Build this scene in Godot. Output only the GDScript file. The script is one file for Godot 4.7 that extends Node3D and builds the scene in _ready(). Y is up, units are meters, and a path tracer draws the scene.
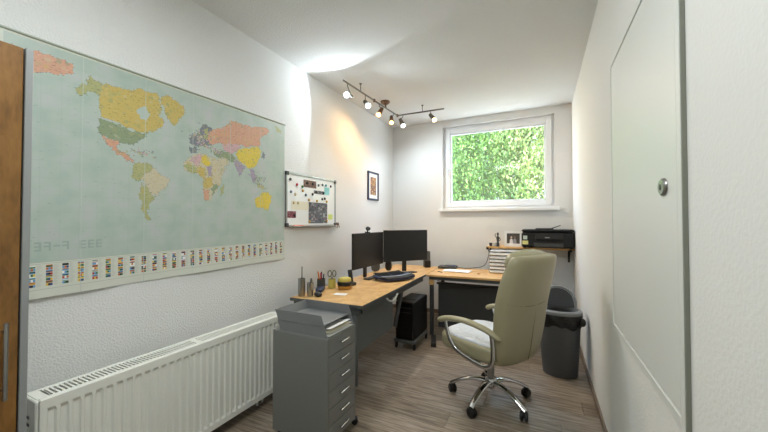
extends Node3D
# A small home office: map and radiator on the left wall, L-shaped desk, swivel chair, window onto trees.

const ROOM_LEFT := -2.17
const ROOM_RIGHT := 0.37
const ROOM_BACK := -4.83
const ROOM_FRONT := 1.3
const ROOM_TOP := 2.92

var M := {}
var taken := {}
var smooth_id := 10

# ---------------------------------------------------------------- materials
func mat(key, c, rough := 0.6, metal := 0.0, spec := 0.5):
	if M.has(key):
		return M[key]
	var m := StandardMaterial3D.new()
	m.resource_name = key
	m.albedo_color = c
	m.roughness = rough
	m.metallic = metal
	m.metallic_specular = spec
	M[key] = m
	return m

func c8(r, g, b) -> Color:
	return Color(r / 255.0, g / 255.0, b / 255.0)

func noise_normal(freq, strength, seed_, octaves := 4, size := 512):
	var n := FastNoiseLite.new()
	n.seed = seed_
	n.frequency = freq
	n.noise_type = FastNoiseLite.TYPE_SIMPLEX_SMOOTH
	n.fractal_octaves = octaves
	var t := NoiseTexture2D.new()
	t.width = size
	t.height = size
	t.seamless = true
	t.noise = n
	t.as_normal_map = true
	t.bump_strength = strength
	return t

func relief(m, tex, scale, amount, world := true):
	m.normal_enabled = true
	m.normal_texture = tex
	m.normal_scale = amount
	m.uv1_triplanar = true
	m.uv1_world_triplanar = world
	m.uv1_scale = Vector3(scale, scale, scale)

# wood: grain runs along u. lo, mid, hi are sRGB colours of the dark veins, the body and the pale streaks
func wood_texture(w, h, seed_, lo, mid, hi, stretch, fine, upright := false) -> ImageTexture:
	var a := FastNoiseLite.new()
	a.seed = seed_
	a.frequency = 1.0
	a.fractal_octaves = 3
	var b := FastNoiseLite.new()
	b.seed = seed_ + 7
	b.frequency = 1.0
	b.fractal_octaves = 2
	var im := Image.create(w, h, false, Image.FORMAT_RGB8)
	for y in h:
		for x in w:
			var s = a.get_noise_2d(x * stretch / w, y * 7.0 / h) * 0.9 + a.get_noise_2d(x * stretch * 2.5 / w + 40.0, y * fine / h) * 0.55
			var f = b.get_noise_2d(x * stretch * 5.0 / w, y * fine * 3.0 / h) * 0.35
			var t = clampf((s + f) * 1.25, -1.0, 1.0)
			var c: Color = mid.lerp(hi, t) if t > 0 else mid.lerp(lo, -t)
			im.set_pixel(x, y, c)
	if upright:
		im.rotate_90(CLOCKWISE)
	return ImageTexture.create_from_image(im)

# ---------------------------------------------------------------- nodes
func numbered(called: String) -> String:
	if not taken.has(called):
		taken[called] = 0
		return called
	taken[called] += 1
	return "%s_%03d" % [called, taken[called]]

func tag(o, label, category, group := ""):
	o.set_meta("label", label)
	o.set_meta("category", category)
	if group != "":
		o.set_meta("group", group)
	return o

func thing(called, label, category, at := Vector3.ZERO, yaw := 0.0, group := ""):
	var o := Node3D.new()
	o.name = numbered(called)
	add_child(o)
	o.position = at
	o.rotation.y = yaw
	tag(o, label, category, group)
	return o

func setting(called):
	var o := Node3D.new()
	o.name = called
	add_child(o)
	o.set_meta("kind", "structure")
	return o

func st0() -> SurfaceTool:
	var st := SurfaceTool.new()
	st.begin(Mesh.PRIMITIVE_TRIANGLES)
	return st

func done(st: SurfaceTool, uv := false) -> ArrayMesh:
	st.generate_normals()
	if uv:
		st.generate_tangents()
	return st.commit()

func put(mesh: Mesh, called: String, material, parent = null, at := Vector3.ZERO, yaw := 0.0):
	var o := MeshInstance3D.new()
	o.mesh = mesh
	o.material_override = material
	o.name = called if parent != null else numbered(called)
	(parent if parent != null else self).add_child(o, true)
	o.position = at
	o.rotation.y = yaw
	return o

func part(st: SurfaceTool, called: String, material, parent, at := Vector3.ZERO, yaw := 0.0):
	return put(done(st), called, material, parent, at, yaw)

func single(st: SurfaceTool, called, material, label, category, at := Vector3.ZERO, yaw := 0.0, group := ""):
	return tag(put(done(st), called, material, null, at, yaw), label, category, group)

# ---------------------------------------------------------------- shapes
func face(st: SurfaceTool, pts: Array, out: Vector3):
	var n: Vector3 = (pts[1] - pts[0]).cross(pts[2] - pts[0])
	if n.length_squared() < 1e-14 and pts.size() > 3:
		n = (pts[2] - pts[0]).cross(pts[3] - pts[0])
	var p := pts.duplicate()
	if n.dot(out) > 0:
		p.reverse()
	for i in range(1, p.size() - 1):
		st.add_vertex(p[0])
		st.add_vertex(p[i])
		st.add_vertex(p[i + 1])

# box with chamfered edges
func bx(st: SurfaceTool, c: Vector3, size: Vector3, bev := 0.002, b := Basis()):
	st.set_smooth_group(-1)
	var h := size * 0.5
	bev = minf(bev, minf(h.x, minf(h.y, h.z)) * 0.9)
	var v := func(s: Vector3, axis: int) -> Vector3:
		var p := Vector3(s.x * (h.x - bev), s.y * (h.y - bev), s.z * (h.z - bev))
		p[axis] = s[axis] * h[axis]
		return c + b * p
	for axis in 3:
		var u := (axis + 1) % 3
		var w := (axis + 2) % 3
		for sg in [-1.0, 1.0]:
			var q := []
			for k in [[-1.0, -1.0], [1.0, -1.0], [1.0, 1.0], [-1.0, 1.0]]:
				var s := Vector3.ZERO
				s[axis] = sg
				s[u] = k[0]
				s[w] = k[1]
				q.append(v.call(s, axis))
			var n := Vector3.ZERO
			n[axis] = sg
			face(st, q, b * n)
		# edges that run along this axis
		for a1 in [-1.0, 1.0]:
			for a2 in [-1.0, 1.0]:
				var s0 := Vector3.ZERO
				s0[axis] = -1.0
				s0[u] = a1
				s0[w] = a2
				var s1 := s0
				s1[axis] = 1.0
				var n2 := Vector3.ZERO
				n2[u] = a1
				n2[w] = a2
				face(st, [v.call(s0, u), v.call(s1, u), v.call(s1, w), v.call(s0, w)], b * n2)
	for sx in [-1.0, 1.0]:
		for sy in [-1.0, 1.0]:
			for sz in [-1.0, 1.0]:
				var s := Vector3(sx, sy, sz)
				face(st, [v.call(s, 0), v.call(s, 1), v.call(s, 2)], b * s)

func box_between(st, lo: Vector3, hi: Vector3, bev := 0.002):
	bx(st, (lo + hi) * 0.5, (hi - lo).abs(), bev)

# closed rings joined into a skin; a new smoothing group starts wherever `sharp` says so
func rings(st: SurfaceTool, rr: Array, cap_start := true, cap_end := true, sharp := []):
	smooth_id += 1
	var n: int = rr[0].size()
	for i in rr.size() - 1:
		if i in sharp:
			smooth_id += 1
		st.set_smooth_group(smooth_id)
		var mid := Vector3.ZERO
		for p in rr[i]:
			mid += p
		for p in rr[i + 1]:
			mid += p
		mid /= 2.0 * n
		for k in n:
			var a: Vector3 = rr[i][k]
			var b: Vector3 = rr[i][(k + 1) % n]
			var c: Vector3 = rr[i + 1][(k + 1) % n]
			var d: Vector3 = rr[i + 1][k]
			face(st, [a, b, c, d], (a + b + c + d) * 0.25 - mid)
	st.set_smooth_group(-1)
	var span: Vector3 = centre(rr[rr.size() - 1]) - centre(rr[0])
	if cap_start:
		fan(st, rr[0], -span)
	if cap_end:
		fan(st, rr[rr.size() - 1], span)

func centre(r: Array) -> Vector3:
	var m := Vector3.ZERO
	for p in r:
		m += p
	return m / r.size()

func fan(st, r: Array, out: Vector3):
	var m := centre(r)
	for k in r.size():
		face(st, [m, r[k], r[(k + 1) % r.size()]], out)

# turned shape: prof = [radius, height, radius, height, ...]
func lathe(st, prof: Array, seg := 20, xf := Transform3D(), sx := 1.0, sz := 1.0, caps := true):
	var rr := []
	var sharp := []
	for i in prof.size() / 2:
		var ring := []
		for k in seg:
			var a := TAU * k / seg
			ring.append(xf * Vector3(cos(a) * prof[2 * i] * sx, prof[2 * i + 1], sin(a) * prof[2 * i] * sz))
		rr.append(ring)
		if i > 0 and i < prof.size() / 2 - 1:
			var d1 := Vector2(prof[2 * i] - prof[2 * i - 2], prof[2 * i + 1] - prof[2 * i - 1])
			var d2 := Vector2(prof[2 * i + 2] - prof[2 * i], prof[2 * i + 3] - prof[2 * i + 1])
			if absf(d1.angle_to(d2)) > 0.6:
				sharp.append(i)
	rings(st, rr, caps and prof[0] > 0.0005, caps and prof[prof.size() - 2] > 0.0005, sharp)

# swept tube, rad a number or an array; flat squashes the second axis
func tube(st, pts: Array, rad, seg := 8, flat := 1.0, up := Vector3.UP):
	var rr := []
	for i in pts.size():
		var t: Vector3 = (pts[mini(i + 1, pts.size() - 1)] - pts[maxi(i - 1, 0)]).normalized()
		var side := t.cross(up)
		if side.length() < 0.05:
			side = t.cross(Vector3.RIGHT if absf(t.x) < 0.9 else Vector3.BACK)
		side = side.normalized()
		var top := side.cross(t).normalized()
		var r: float = rad[i] if rad is Array else rad
		var ring := []
		for k in seg:
			var a := TAU * (k + 0.5) / seg
			ring.append(pts[i] + side * cos(a) * r + top * sin(a) * r * flat)
		rr.append(ring)
	rings(st, rr)

# smooth path through control points
func curve(pts: Array, steps := 6) -> Array:
	var out := []
	for i in pts.size() - 1:
		var p0: Vector3 = pts[maxi(i - 1, 0)]
		var p1: Vector3 = pts[i]
		var p2: Vector3 = pts[i + 1]
		var p3: Vector3 = pts[mini(i + 2, pts.size() - 1)]
		for k in steps:
			out.append(p1.cubic_interpolate(p2, p0, p3, float(k) / steps))
	out.append(pts[pts.size() - 1])
	return out

# flat outline given thickness along its local z
func slab(st: SurfaceTool, poly: PackedVector2Array, depth: float, xf := Transform3D()):
	st.set_smooth_group(-1)
	var tri := Geometry2D.triangulate_polygon(poly)
	for sg in [-1.0, 1.0]:
		for i in range(0, tri.size(), 3):
			var q := []
			for k in 3:
				q.append(xf * Vector3(poly[tri[i + k]].x, poly[tri[i + k]].y, sg * depth * 0.5))
			face(st, q, xf.basis * Vector3(0, 0, sg))
	var turn := 1.0 if not Geometry2D.is_polygon_clockwise(poly) else -1.0
	for i in poly.size():
		var a := poly[i]
		var b := poly[(i + 1) % poly.size()]
		var n := Vector2(b.y - a.y, a.x - b.x) * turn
		face(st, [xf * Vector3(a.x, a.y, -depth * 0.5), xf * Vector3(b.x, b.y, -depth * 0.5), xf * Vector3(b.x, b.y, depth * 0.5), xf * Vector3(a.x, a.y, depth * 0.5)], xf.basis * Vector3(n.x, n.y, 0))

# cushion: rounded box with soft, slightly swollen faces
func cushion(st: SurfaceTool, c: Vector3, size: Vector3, power := 5.0, b := Basis(), nu := 28, nv := 16):
	var rr := []
	for j in nv + 1:
		var t := -PI * 0.5 + PI * j / nv
		var ring := []
		for k in nu:
			var a := TAU * k / nu
			var d := Vector3(cos(t) * cos(a), sin(t), cos(t) * sin(a))
			var l := pow(pow(absf(d.x), power) + pow(absf(d.y), power) + pow(absf(d.z), power), 1.0 / power)
			ring.append(c + b * (d / l * size * 0.5))
		rr.append(ring)
	rings(st, rr, false, false)

# sheet of paper or print, front face towards local +z with its own uv, a real back and edge
func sheet(w: float, h: float, thick := 0.0008) -> ArrayMesh:
	var st := st0()
	st.set_smooth_group(-1)
	var q := [Vector3(-w / 2, h / 2, 0), Vector3(w / 2, h / 2, 0), Vector3(w / 2, -h / 2, 0), Vector3(-w / 2, -h / 2, 0)]
	var uv := [Vector2(0, 0), Vector2(1, 0), Vector2(1, 1), Vector2(0, 1)]
	for i in [0, 1, 2, 0, 2, 3]:
		st.set_uv(uv[i])
		st.add_vertex(q[i])
	st.set_uv(Vector2(0.02, 0.02))
	var e := Vector3(0, 0, -thick)
	face(st, [q[0] + e, q[1] + e, q[2] + e, q[3] + e], Vector3(0, 0, -1))
	for i in 4:
		var a: Vector3 = q[i]
		var b: Vector3 = q[(i + 1) % 4]
		face(st, [a, b, b + e, a + e], (a + b))
	return done(st)

func print_material(key, im: Image, rough := 0.6):
	var m = mat(key, Color.WHITE, rough)
	m.albedo_texture = ImageTexture.create_from_image(im)
	m.texture_repeat = false
	return m

func fill_poly(im: Image, p: PackedVector2Array, c: Color):
	var lo := 1e9
	var hi := -1e9
	for q in p:
		lo = minf(lo, q.y)
		hi = maxf(hi, q.y)
	for y in range(maxi(0, int(lo)), mini(im.get_height(), int(hi) + 1)):
		var xs := []
		for i in p.size():
			var a := p[i]
			var b := p[(i + 1) % p.size()]
			if (a.y <= y) != (b.y <= y):
				xs.append(a.x + (y - a.y) / (b.y - a.y) * (b.x - a.x))
		xs.sort()
		for k in range(0, xs.size() - 1, 2):
			im.fill_rect(Rect2i(int(xs[k]), y, maxi(1, int(xs[k + 1] - xs[k])), 1), c)
const LANDS := [
	["salmon", [0.029, 0.048, 0.064, 0.049, 0.106, 0.047, 0.148, 0.050, 0.145, 0.096, 0.117, 0.116, 0.086, 0.123, 0.067, 0.132, 0.029, 0.130]],
	["olive", [0.184, 0.082, 0.209, 0.092, 0.220, 0.130, 0.212, 0.150, 0.189, 0.147, 0.170, 0.172, 0.158, 0.169, 0.153, 0.148, 0.171, 0.129, 0.182, 0.113]],
	["gold", [0.212, 0.132, 0.227, 0.089, 0.253, 0.092, 0.274, 0.089, 0.297, 0.091, 0.320, 0.065, 0.344, 0.070, 0.374, 0.065, 0.382, 0.090, 0.389, 0.126, 0.379, 0.171, 0.399, 0.202, 0.389, 0.236, 0.363, 0.261, 0.317, 0.278, 0.274, 0.262, 0.222, 0.247, 0.210, 0.206]],
	["sea", [0.320, 0.159, 0.344, 0.148, 0.353, 0.172, 0.344, 0.215, 0.326, 0.213, 0.314, 0.190]],
	["gold", [0.378, 0.092, 0.396, 0.066, 0.416, 0.058, 0.444, 0.075, 0.469, 0.095, 0.474, 0.119, 0.459, 0.157, 0.437, 0.200, 0.419, 0.189, 0.409, 0.168, 0.402, 0.126]],
	["green", [0.215, 0.251, 0.245, 0.258, 0.274, 0.271, 0.311, 0.280, 0.347, 0.274, 0.332, 0.306, 0.317, 0.320, 0.305, 0.347, 0.297, 0.345, 0.280, 0.346, 0.264, 0.342, 0.244, 0.336, 0.217, 0.323, 0.209, 0.292]],
	["salmon", [0.219, 0.326, 0.244, 0.336, 0.264, 0.345, 0.258, 0.371, 0.274, 0.389, 0.288, 0.394, 0.293, 0.406, 0.305, 0.427, 0.297, 0.424, 0.280, 0.414, 0.255, 0.394, 0.240, 0.370, 0.227, 0.350]],
	["olive", [0.297, 0.364, 0.317, 0.372, 0.335, 0.381, 0.329, 0.387, 0.308, 0.379]],
	["olive", [0.308, 0.431, 0.338, 0.419, 0.357, 0.426, 0.366, 0.446, 0.344, 0.475, 0.338, 0.500, 0.320, 0.517, 0.312, 0.514, 0.302, 0.478]],
	["cream", [0.344, 0.470, 0.366, 0.443, 0.391, 0.476, 0.423, 0.490, 0.413, 0.523, 0.399, 0.549, 0.376, 0.582, 0.357, 0.570, 0.344, 0.542, 0.335, 0.505]],
	["olive", [0.329, 0.521, 0.347, 0.542, 0.360, 0.569, 0.372, 0.587, 0.353, 0.623, 0.349, 0.667, 0.360, 0.701, 0.341, 0.692, 0.331, 0.630, 0.328, 0.564]],
	["slate", [0.488, 0.253, 0.501, 0.227, 0.521, 0.225, 0.537, 0.180, 0.562, 0.153, 0.584, 0.174, 0.588, 0.218, 0.584, 0.266, 0.553, 0.287, 0.529, 0.292, 0.505, 0.291, 0.493, 0.276]],
	["cream", [0.521, 0.242, 0.541, 0.224, 0.550, 0.255, 0.529, 0.272]],
	["olive", [0.550, 0.187, 0.566, 0.169, 0.571, 0.225, 0.553, 0.242]],
	["slate", [0.491, 0.300, 0.522, 0.296, 0.522, 0.326, 0.497, 0.334]],
	["salmon", [0.571, 0.191, 0.597, 0.169, 0.629, 0.149, 0.653, 0.121, 0.685, 0.090, 0.714, 0.088, 0.745, 0.089, 0.779, 0.089, 0.818, 0.077, 0.880, 0.060, 0.891, 0.088, 0.857, 0.121, 0.832, 0.149, 0.838, 0.188, 0.820, 0.210, 0.788, 0.214, 0.757, 0.232, 0.730, 0.221, 0.678, 0.247, 0.629, 0.243, 0.593, 0.261, 0.571, 0.258, 0.566, 0.223]],
	["pink", [0.629, 0.246, 0.698, 0.228, 0.724, 0.236, 0.703, 0.270, 0.673, 0.294, 0.641, 0.285]],
	["yellow", [0.698, 0.287, 0.719, 0.256, 0.759, 0.235, 0.791, 0.225, 0.826, 0.209, 0.844, 0.233, 0.840, 0.275, 0.820, 0.327, 0.796, 0.359, 0.773, 0.368, 0.746, 0.344, 0.714, 0.326]],
	["purple", [0.691, 0.338, 0.714, 0.336, 0.743, 0.357, 0.746, 0.374, 0.732, 0.398, 0.724, 0.435, 0.711, 0.402, 0.698, 0.374]],
	["green", [0.593, 0.301, 0.634, 0.286, 0.678, 0.296, 0.698, 0.318, 0.688, 0.345, 0.653, 0.329, 0.616, 0.330, 0.595, 0.321]],
	["cream", [0.613, 0.339, 0.648, 0.328, 0.668, 0.350, 0.653, 0.375, 0.629, 0.398, 0.616, 0.368]],
	["purple", [0.773, 0.371, 0.796, 0.372, 0.814, 0.415, 0.802, 0.464, 0.785, 0.427]],
	["olive", [0.814, 0.455, 0.850, 0.470, 0.875, 0.494, 0.850, 0.497, 0.820, 0.481]],
	["slate", [0.850, 0.239, 0.869, 0.254, 0.857, 0.292, 0.844, 0.274]],
	["yellow", [0.805, 0.576, 0.823, 0.551, 0.840, 0.539, 0.857, 0.514, 0.875, 0.522, 0.888, 0.514, 0.907, 0.550, 0.907, 0.589, 0.885, 0.639, 0.857, 0.623, 0.818, 0.625]],
	["cream", [0.504, 0.345, 0.540, 0.327, 0.566, 0.337, 0.588, 0.337, 0.613, 0.351, 0.629, 0.377, 0.653, 0.395, 0.634, 0.436, 0.625, 0.490, 0.600, 0.546, 0.580, 0.589, 0.558, 0.594, 0.550, 0.547, 0.548, 0.502, 0.550, 0.465, 0.519, 0.443, 0.484, 0.440, 0.469, 0.408, 0.488, 0.366]],
	["pink", [0.505, 0.350, 0.537, 0.334, 0.545, 0.368, 0.521, 0.402, 0.493, 0.381]],
	["yellow", [0.541, 0.341, 0.566, 0.340, 0.580, 0.383, 0.558, 0.393, 0.541, 0.375]],
	["olive", [0.472, 0.407, 0.505, 0.399, 0.525, 0.417, 0.516, 0.441, 0.484, 0.436]],
	["gold", [0.525, 0.406, 0.553, 0.406, 0.562, 0.443, 0.550, 0.462, 0.521, 0.440]],
	["purple", [0.562, 0.398, 0.584, 0.393, 0.588, 0.438, 0.571, 0.453]],
	["gold", [0.553, 0.467, 0.584, 0.456, 0.593, 0.501, 0.566, 0.534, 0.550, 0.513]],
	["salmon", [0.550, 0.524, 0.575, 0.532, 0.571, 0.590, 0.558, 0.594]],
	["green", [0.584, 0.519, 0.611, 0.487, 0.616, 0.509, 0.588, 0.560]],
	["olive", [0.625, 0.526, 0.639, 0.489, 0.644, 0.511, 0.629, 0.561]],
	["olive", [0.921, 0.021, 0.976, 0.050, 0.969, 0.074, 0.941, 0.062]],
]
const SPOT_COOL_NEAR := 0.27
const SPOT_COOL := 0.74
const SPOT_WARM := 0.3
const SPOT_MID := 0.8
const CHAIR_YAW := 62.0
const CHAIR_AT := Vector3(-0.36, 0, -2.65)

const FILL_NEAR := 2.2

# ---------------------------------------------------------------- scene
func _ready():
	var cam := Camera3D.new()
	cam.name = "camera"
	add_child(cam)
	cam.position = Vector3(0, 1.38, 0)
	cam.rotation = Vector3(atan2(6.0, 325.0), atan2(157.0, 325.0), 0)
	cam.fov = rad_to_deg(2.0 * atan2(216.0, 325.0))
	cam.near = 0.02
	cam.current = true

	var env := Environment.new()
	var sky_look := ProceduralSkyMaterial.new()
	sky_look.sky_top_color = c8(178, 202, 232)
	sky_look.sky_horizon_color = c8(226, 232, 238)
	sky_look.ground_bottom_color = c8(90, 100, 70)
	sky_look.ground_horizon_color = c8(200, 210, 205)
	sky_look.sky_energy_multiplier = 2.8
	sky_look.ground_energy_multiplier = 1.5
	var sky := Sky.new()
	sky.sky_material = sky_look
	env.background_mode = Environment.BG_SKY
	env.sky = sky
	env.tonemap_mode = Environment.TONE_MAPPER_LINEAR
	env.tonemap_exposure = 1.36
	env.sdfgi_enabled = true
	env.ssao_enabled = true
	env.ssil_enabled = true
	var we := WorldEnvironment.new()
	we.name = "environment"
	we.environment = env
	add_child(we)

	var sun := DirectionalLight3D.new()
	sun.name = "sun"
	sun.light_color = Color(1.0, 0.95, 0.85)
	sun.light_energy = 3.0
	sun.light_angular_distance = 0.6
	sun.shadow_enabled = true
	sun.sky_mode = DirectionalLight3D.SKY_MODE_LIGHT_ONLY
	add_child(sun)
	sun.look_at_from_position(Vector3.ZERO, Vector3(-0.75, -1.0, -0.22), Vector3.UP)

	make_materials()
	build_room()
	build_window()
	build_track_light()
	build_fill_lamp()
	build_access_panel()
	build_wardrobe()
	build_radiator()
	build_map()
	build_desks()
	build_drawer_unit()
	build_chair()
	build_bin()
	build_monitors()
	build_shelf()
	build_under_desk()
	build_whiteboard()
	build_desk_things()
	build_trees()

func make_materials():
	var plaster_bumps = noise_normal(0.035, 9.0, 3, 4)
	for w in [["wall_paint", c8(232, 232, 230)], ["ceiling_paint", c8(228, 228, 226)]]:
		var m = mat(w[0], w[1], 0.92, 0.0, 0.3)
		relief(m, plaster_bumps, 4.0, 0.6)
	relief(mat("wall_paint_smooth", c8(232, 231, 226), 0.9, 0.0, 0.3), plaster_bumps, 3.0, 0.12)
	mat("white_gloss", c8(238, 239, 238), 0.28)
	mat("white_upvc", c8(240, 242, 244), 0.25)
	mat("white_enamel", c8(236, 236, 228), 0.3)
	mat("panel_white", c8(226, 227, 221), 0.4)
	mat("grey_lacquer", c8(146, 148, 147), 0.38)
	mat("grey_steel", c8(126, 127, 124), 0.42, 0.15)
	mat("steel_dark", c8(112, 110, 106), 0.35, 0.9)
	mat("tray_silver", c8(128, 130, 131), 0.4, 0.2)
	mat("printer_black", c8(9, 9, 10), 0.6)
	mat("dark_grey", c8(62, 63, 63), 0.5)
	mat("mid_grey", c8(92, 95, 96), 0.5)
	mat("desk_grey", c8(78, 81, 82), 0.5)
	mat("black_plastic", c8(14, 14, 15), 0.42)
	mat("black_gloss", c8(10, 10, 11), 0.14)
	mat("black_rubber", c8(20, 20, 21), 0.8)
	mat("screen_black", c8(9, 9, 10), 0.3)
	mat("chrome", c8(215, 216, 218), 0.1, 1.0)
	mat("steel", c8(165, 166, 164), 0.3, 1.0)
	mat("brass_dull", c8(120, 92, 74), 0.4, 0.9)
	mat("paper_white", c8(240, 240, 238), 0.8)
	mat("paper_cream", c8(232, 226, 205), 0.8)
	mat("amber", c8(176, 120, 44), 0.25)
	mat("olive_yellow", c8(206, 190, 96), 0.5)
	mat("red_plastic", c8(190, 44, 36), 0.4)
	mat("blue_dark", c8(28, 38, 66), 0.5)
	mat("teal_pale", c8(150, 214, 216), 0.6)
	mat("pink_red", c8(200, 50, 70), 0.45)
	mat("gold_yellow", c8(206, 160, 60), 0.5)
	mat("bin_grey", c8(84, 86, 88), 0.5)
	mat("bin_rim", c8(126, 129, 131), 0.45)
	var bag = mat("bag_black", c8(16, 16, 18), 0.3)
	relief(bag, noise_normal(0.02, 14.0, 9, 3), 5.0, 1.0, false)
	var leather = mat("cream_leather", c8(160, 153, 123), 0.36)
	var grain = noise_normal(0.06, 5.0, 21, 3)
	relief(leather, grain, 6.0, 0.35, false)
	var cover = mat("pale_cover", c8(222, 228, 236), 0.45)
	relief(cover, noise_normal(0.012, 16.0, 33, 3), 3.0, 0.9, false)
	var beech = mat("beech", Color.WHITE, 0.38)
	beech.albedo_texture = wood_texture(512, 256, 5, c8(196, 148, 92), c8(220, 176, 116), c8(232, 192, 134), 4.0, 40.0)
	beech.uv1_triplanar = true
	beech.uv1_scale = Vector3(1.6, 1.6, 0.9)
	var oak = mat("wardrobe_beech", Color.WHITE, 0.4)
	oak.albedo_texture = wood_texture(512, 256, 15, c8(108, 72, 28), c8(130, 90, 40), c8(144, 102, 50), 4.0, 44.0, true)
	oak.uv1_triplanar = true
	oak.uv1_scale = Vector3(1.2, 1.2, 1.2)
	var board = mat("shelf_wood", Color.WHITE, 0.4)
	board.albedo_texture = beech.albedo_texture
	board.uv1_triplanar = true
	board.uv1_scale = Vector3(1.0, 1.0, 2.0)
	for k in 5:
		var p = mat("plank_%d" % k, Color.WHITE, 0.36)
		var d = [0.0, -0.05, 0.04, -0.025, 0.02][k]
		p.albedo_texture = wood_texture(512, 128, 60 + k * 11, Color(0.36 + d, 0.31 + d, 0.26 + d), Color(0.545 + d, 0.49 + d, 0.425 + d), Color(0.66 + d, 0.61 + d, 0.545 + d), 3.2, 22.0)
		p.uv1_triplanar = true
		p.uv1_scale = Vector3(0.7, 1.0, 4.6)
		p.uv1_offset = Vector3(k * 0.37, 0, k * 0.21)
	var glass = mat("window_glass", Color(0.97, 1.0, 0.98, 0.06), 0.02, 0.0, 0.2)
	glass.transparency = BaseMaterial3D.TRANSPARENCY_ALPHA

func build_room():
	var t := 0.3
	var L := ROOM_LEFT
	var R := ROOM_RIGHT
	var B := ROOM_BACK
	var F := ROOM_FRONT
	var T := ROOM_TOP
	var struct := func(st, called, m):
		var o = put(done(st), called, m)
		o.set_meta("kind", "structure")
		return o
	var s := st0()
	box_between(s, Vector3(L - t, -0.2, F + t), Vector3(L, T, B - t), 0)
	struct.call(s, "wall_left", M.wall_paint)
	s = st0()
	box_between(s, Vector3(R, -0.2, F + t), Vector3(R + t, T, B - t), 0)
	struct.call(s, "wall_right", M.wall_paint_smooth)
	s = st0()
	box_between(s, Vector3(L, -0.2, F), Vector3(R, T, F + t), 0)
	struct.call(s, "wall_front", M.wall_paint)
	s = st0()   # round the window opening
	box_between(s, Vector3(L, -0.2, B - t), Vector3(-1.345, T, B), 0)
	box_between(s, Vector3(0.168, -0.2, B - t), Vector3(R, T, B), 0)
	box_between(s, Vector3(-1.345, -0.2, B - t), Vector3(0.168, 1.55, B), 0)
	box_between(s, Vector3(-1.345, 2.822, B - t), Vector3(0.168, T, B), 0)
	struct.call(s, "wall_back", M.wall_paint)
	s = st0()
	box_between(s, Vector3(L - t, T, F + t), Vector3(R + t, T + 0.25, B - t), 0)
	struct.call(s, "ceiling", M.ceiling_paint)
	for side in [["baseboard_right", Vector3(R - 0.014, 0.0, F), Vector3(R, 0.055, B)], ["baseboard_left", Vector3(L, 0.0, F), Vector3(L + 0.014, 0.055, B)], ["baseboard_back", Vector3(L + 0.014, 0.0, B), Vector3(R - 0.014, 0.055, B + 0.014)]]:
		s = st0()
		box_between(s, side[1], side[2], 0.003)
		struct.call(s, side[0], mat("skirting", c8(120, 106, 92), 0.5))
	# laminate planks that run across the room
	var fl = setting("floor")
	s = st0()
	box_between(s, Vector3(L, -0.2, F), Vector3(R, -0.012, B), 0)
	part(s, "subfloor", mat("joint_dark", c8(52, 46, 40), 0.8), fl)
	var wide := 0.192
	var long := 1.285
	var cuts := {}
	var rng := RandomNumberGenerator.new()
	rng.seed = 11
	var z := F
	var row := 0
	while z > B + 0.01:
		var z1 := maxf(z - wide, B)
		var x := L - fposmod(row * 0.43 + rng.randf() * 0.12, 1.0) * long
		while x < R - 0.01:
			var x0 := maxf(x, L)
			var x1 := minf(x + long, R)
			if x1 - x0 > 0.02:
				var key := "%.3f_%.3f" % [x1 - x0, z - z1]
				if not cuts.has(key):
					s = st0()
					bx(s, Vector3.ZERO, Vector3(x1 - x0 - 0.0012, 0.012, z - z1 - 0.0016), 0.0016)
					cuts[key] = done(s)
				put(cuts[key], "plank", M["plank_%d" % rng.randi_range(0, 4)], fl, Vector3((x0 + x1) * 0.5, -0.006, (z + z1) * 0.5))
			x += long
		z -= wide
		row += 1

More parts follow.
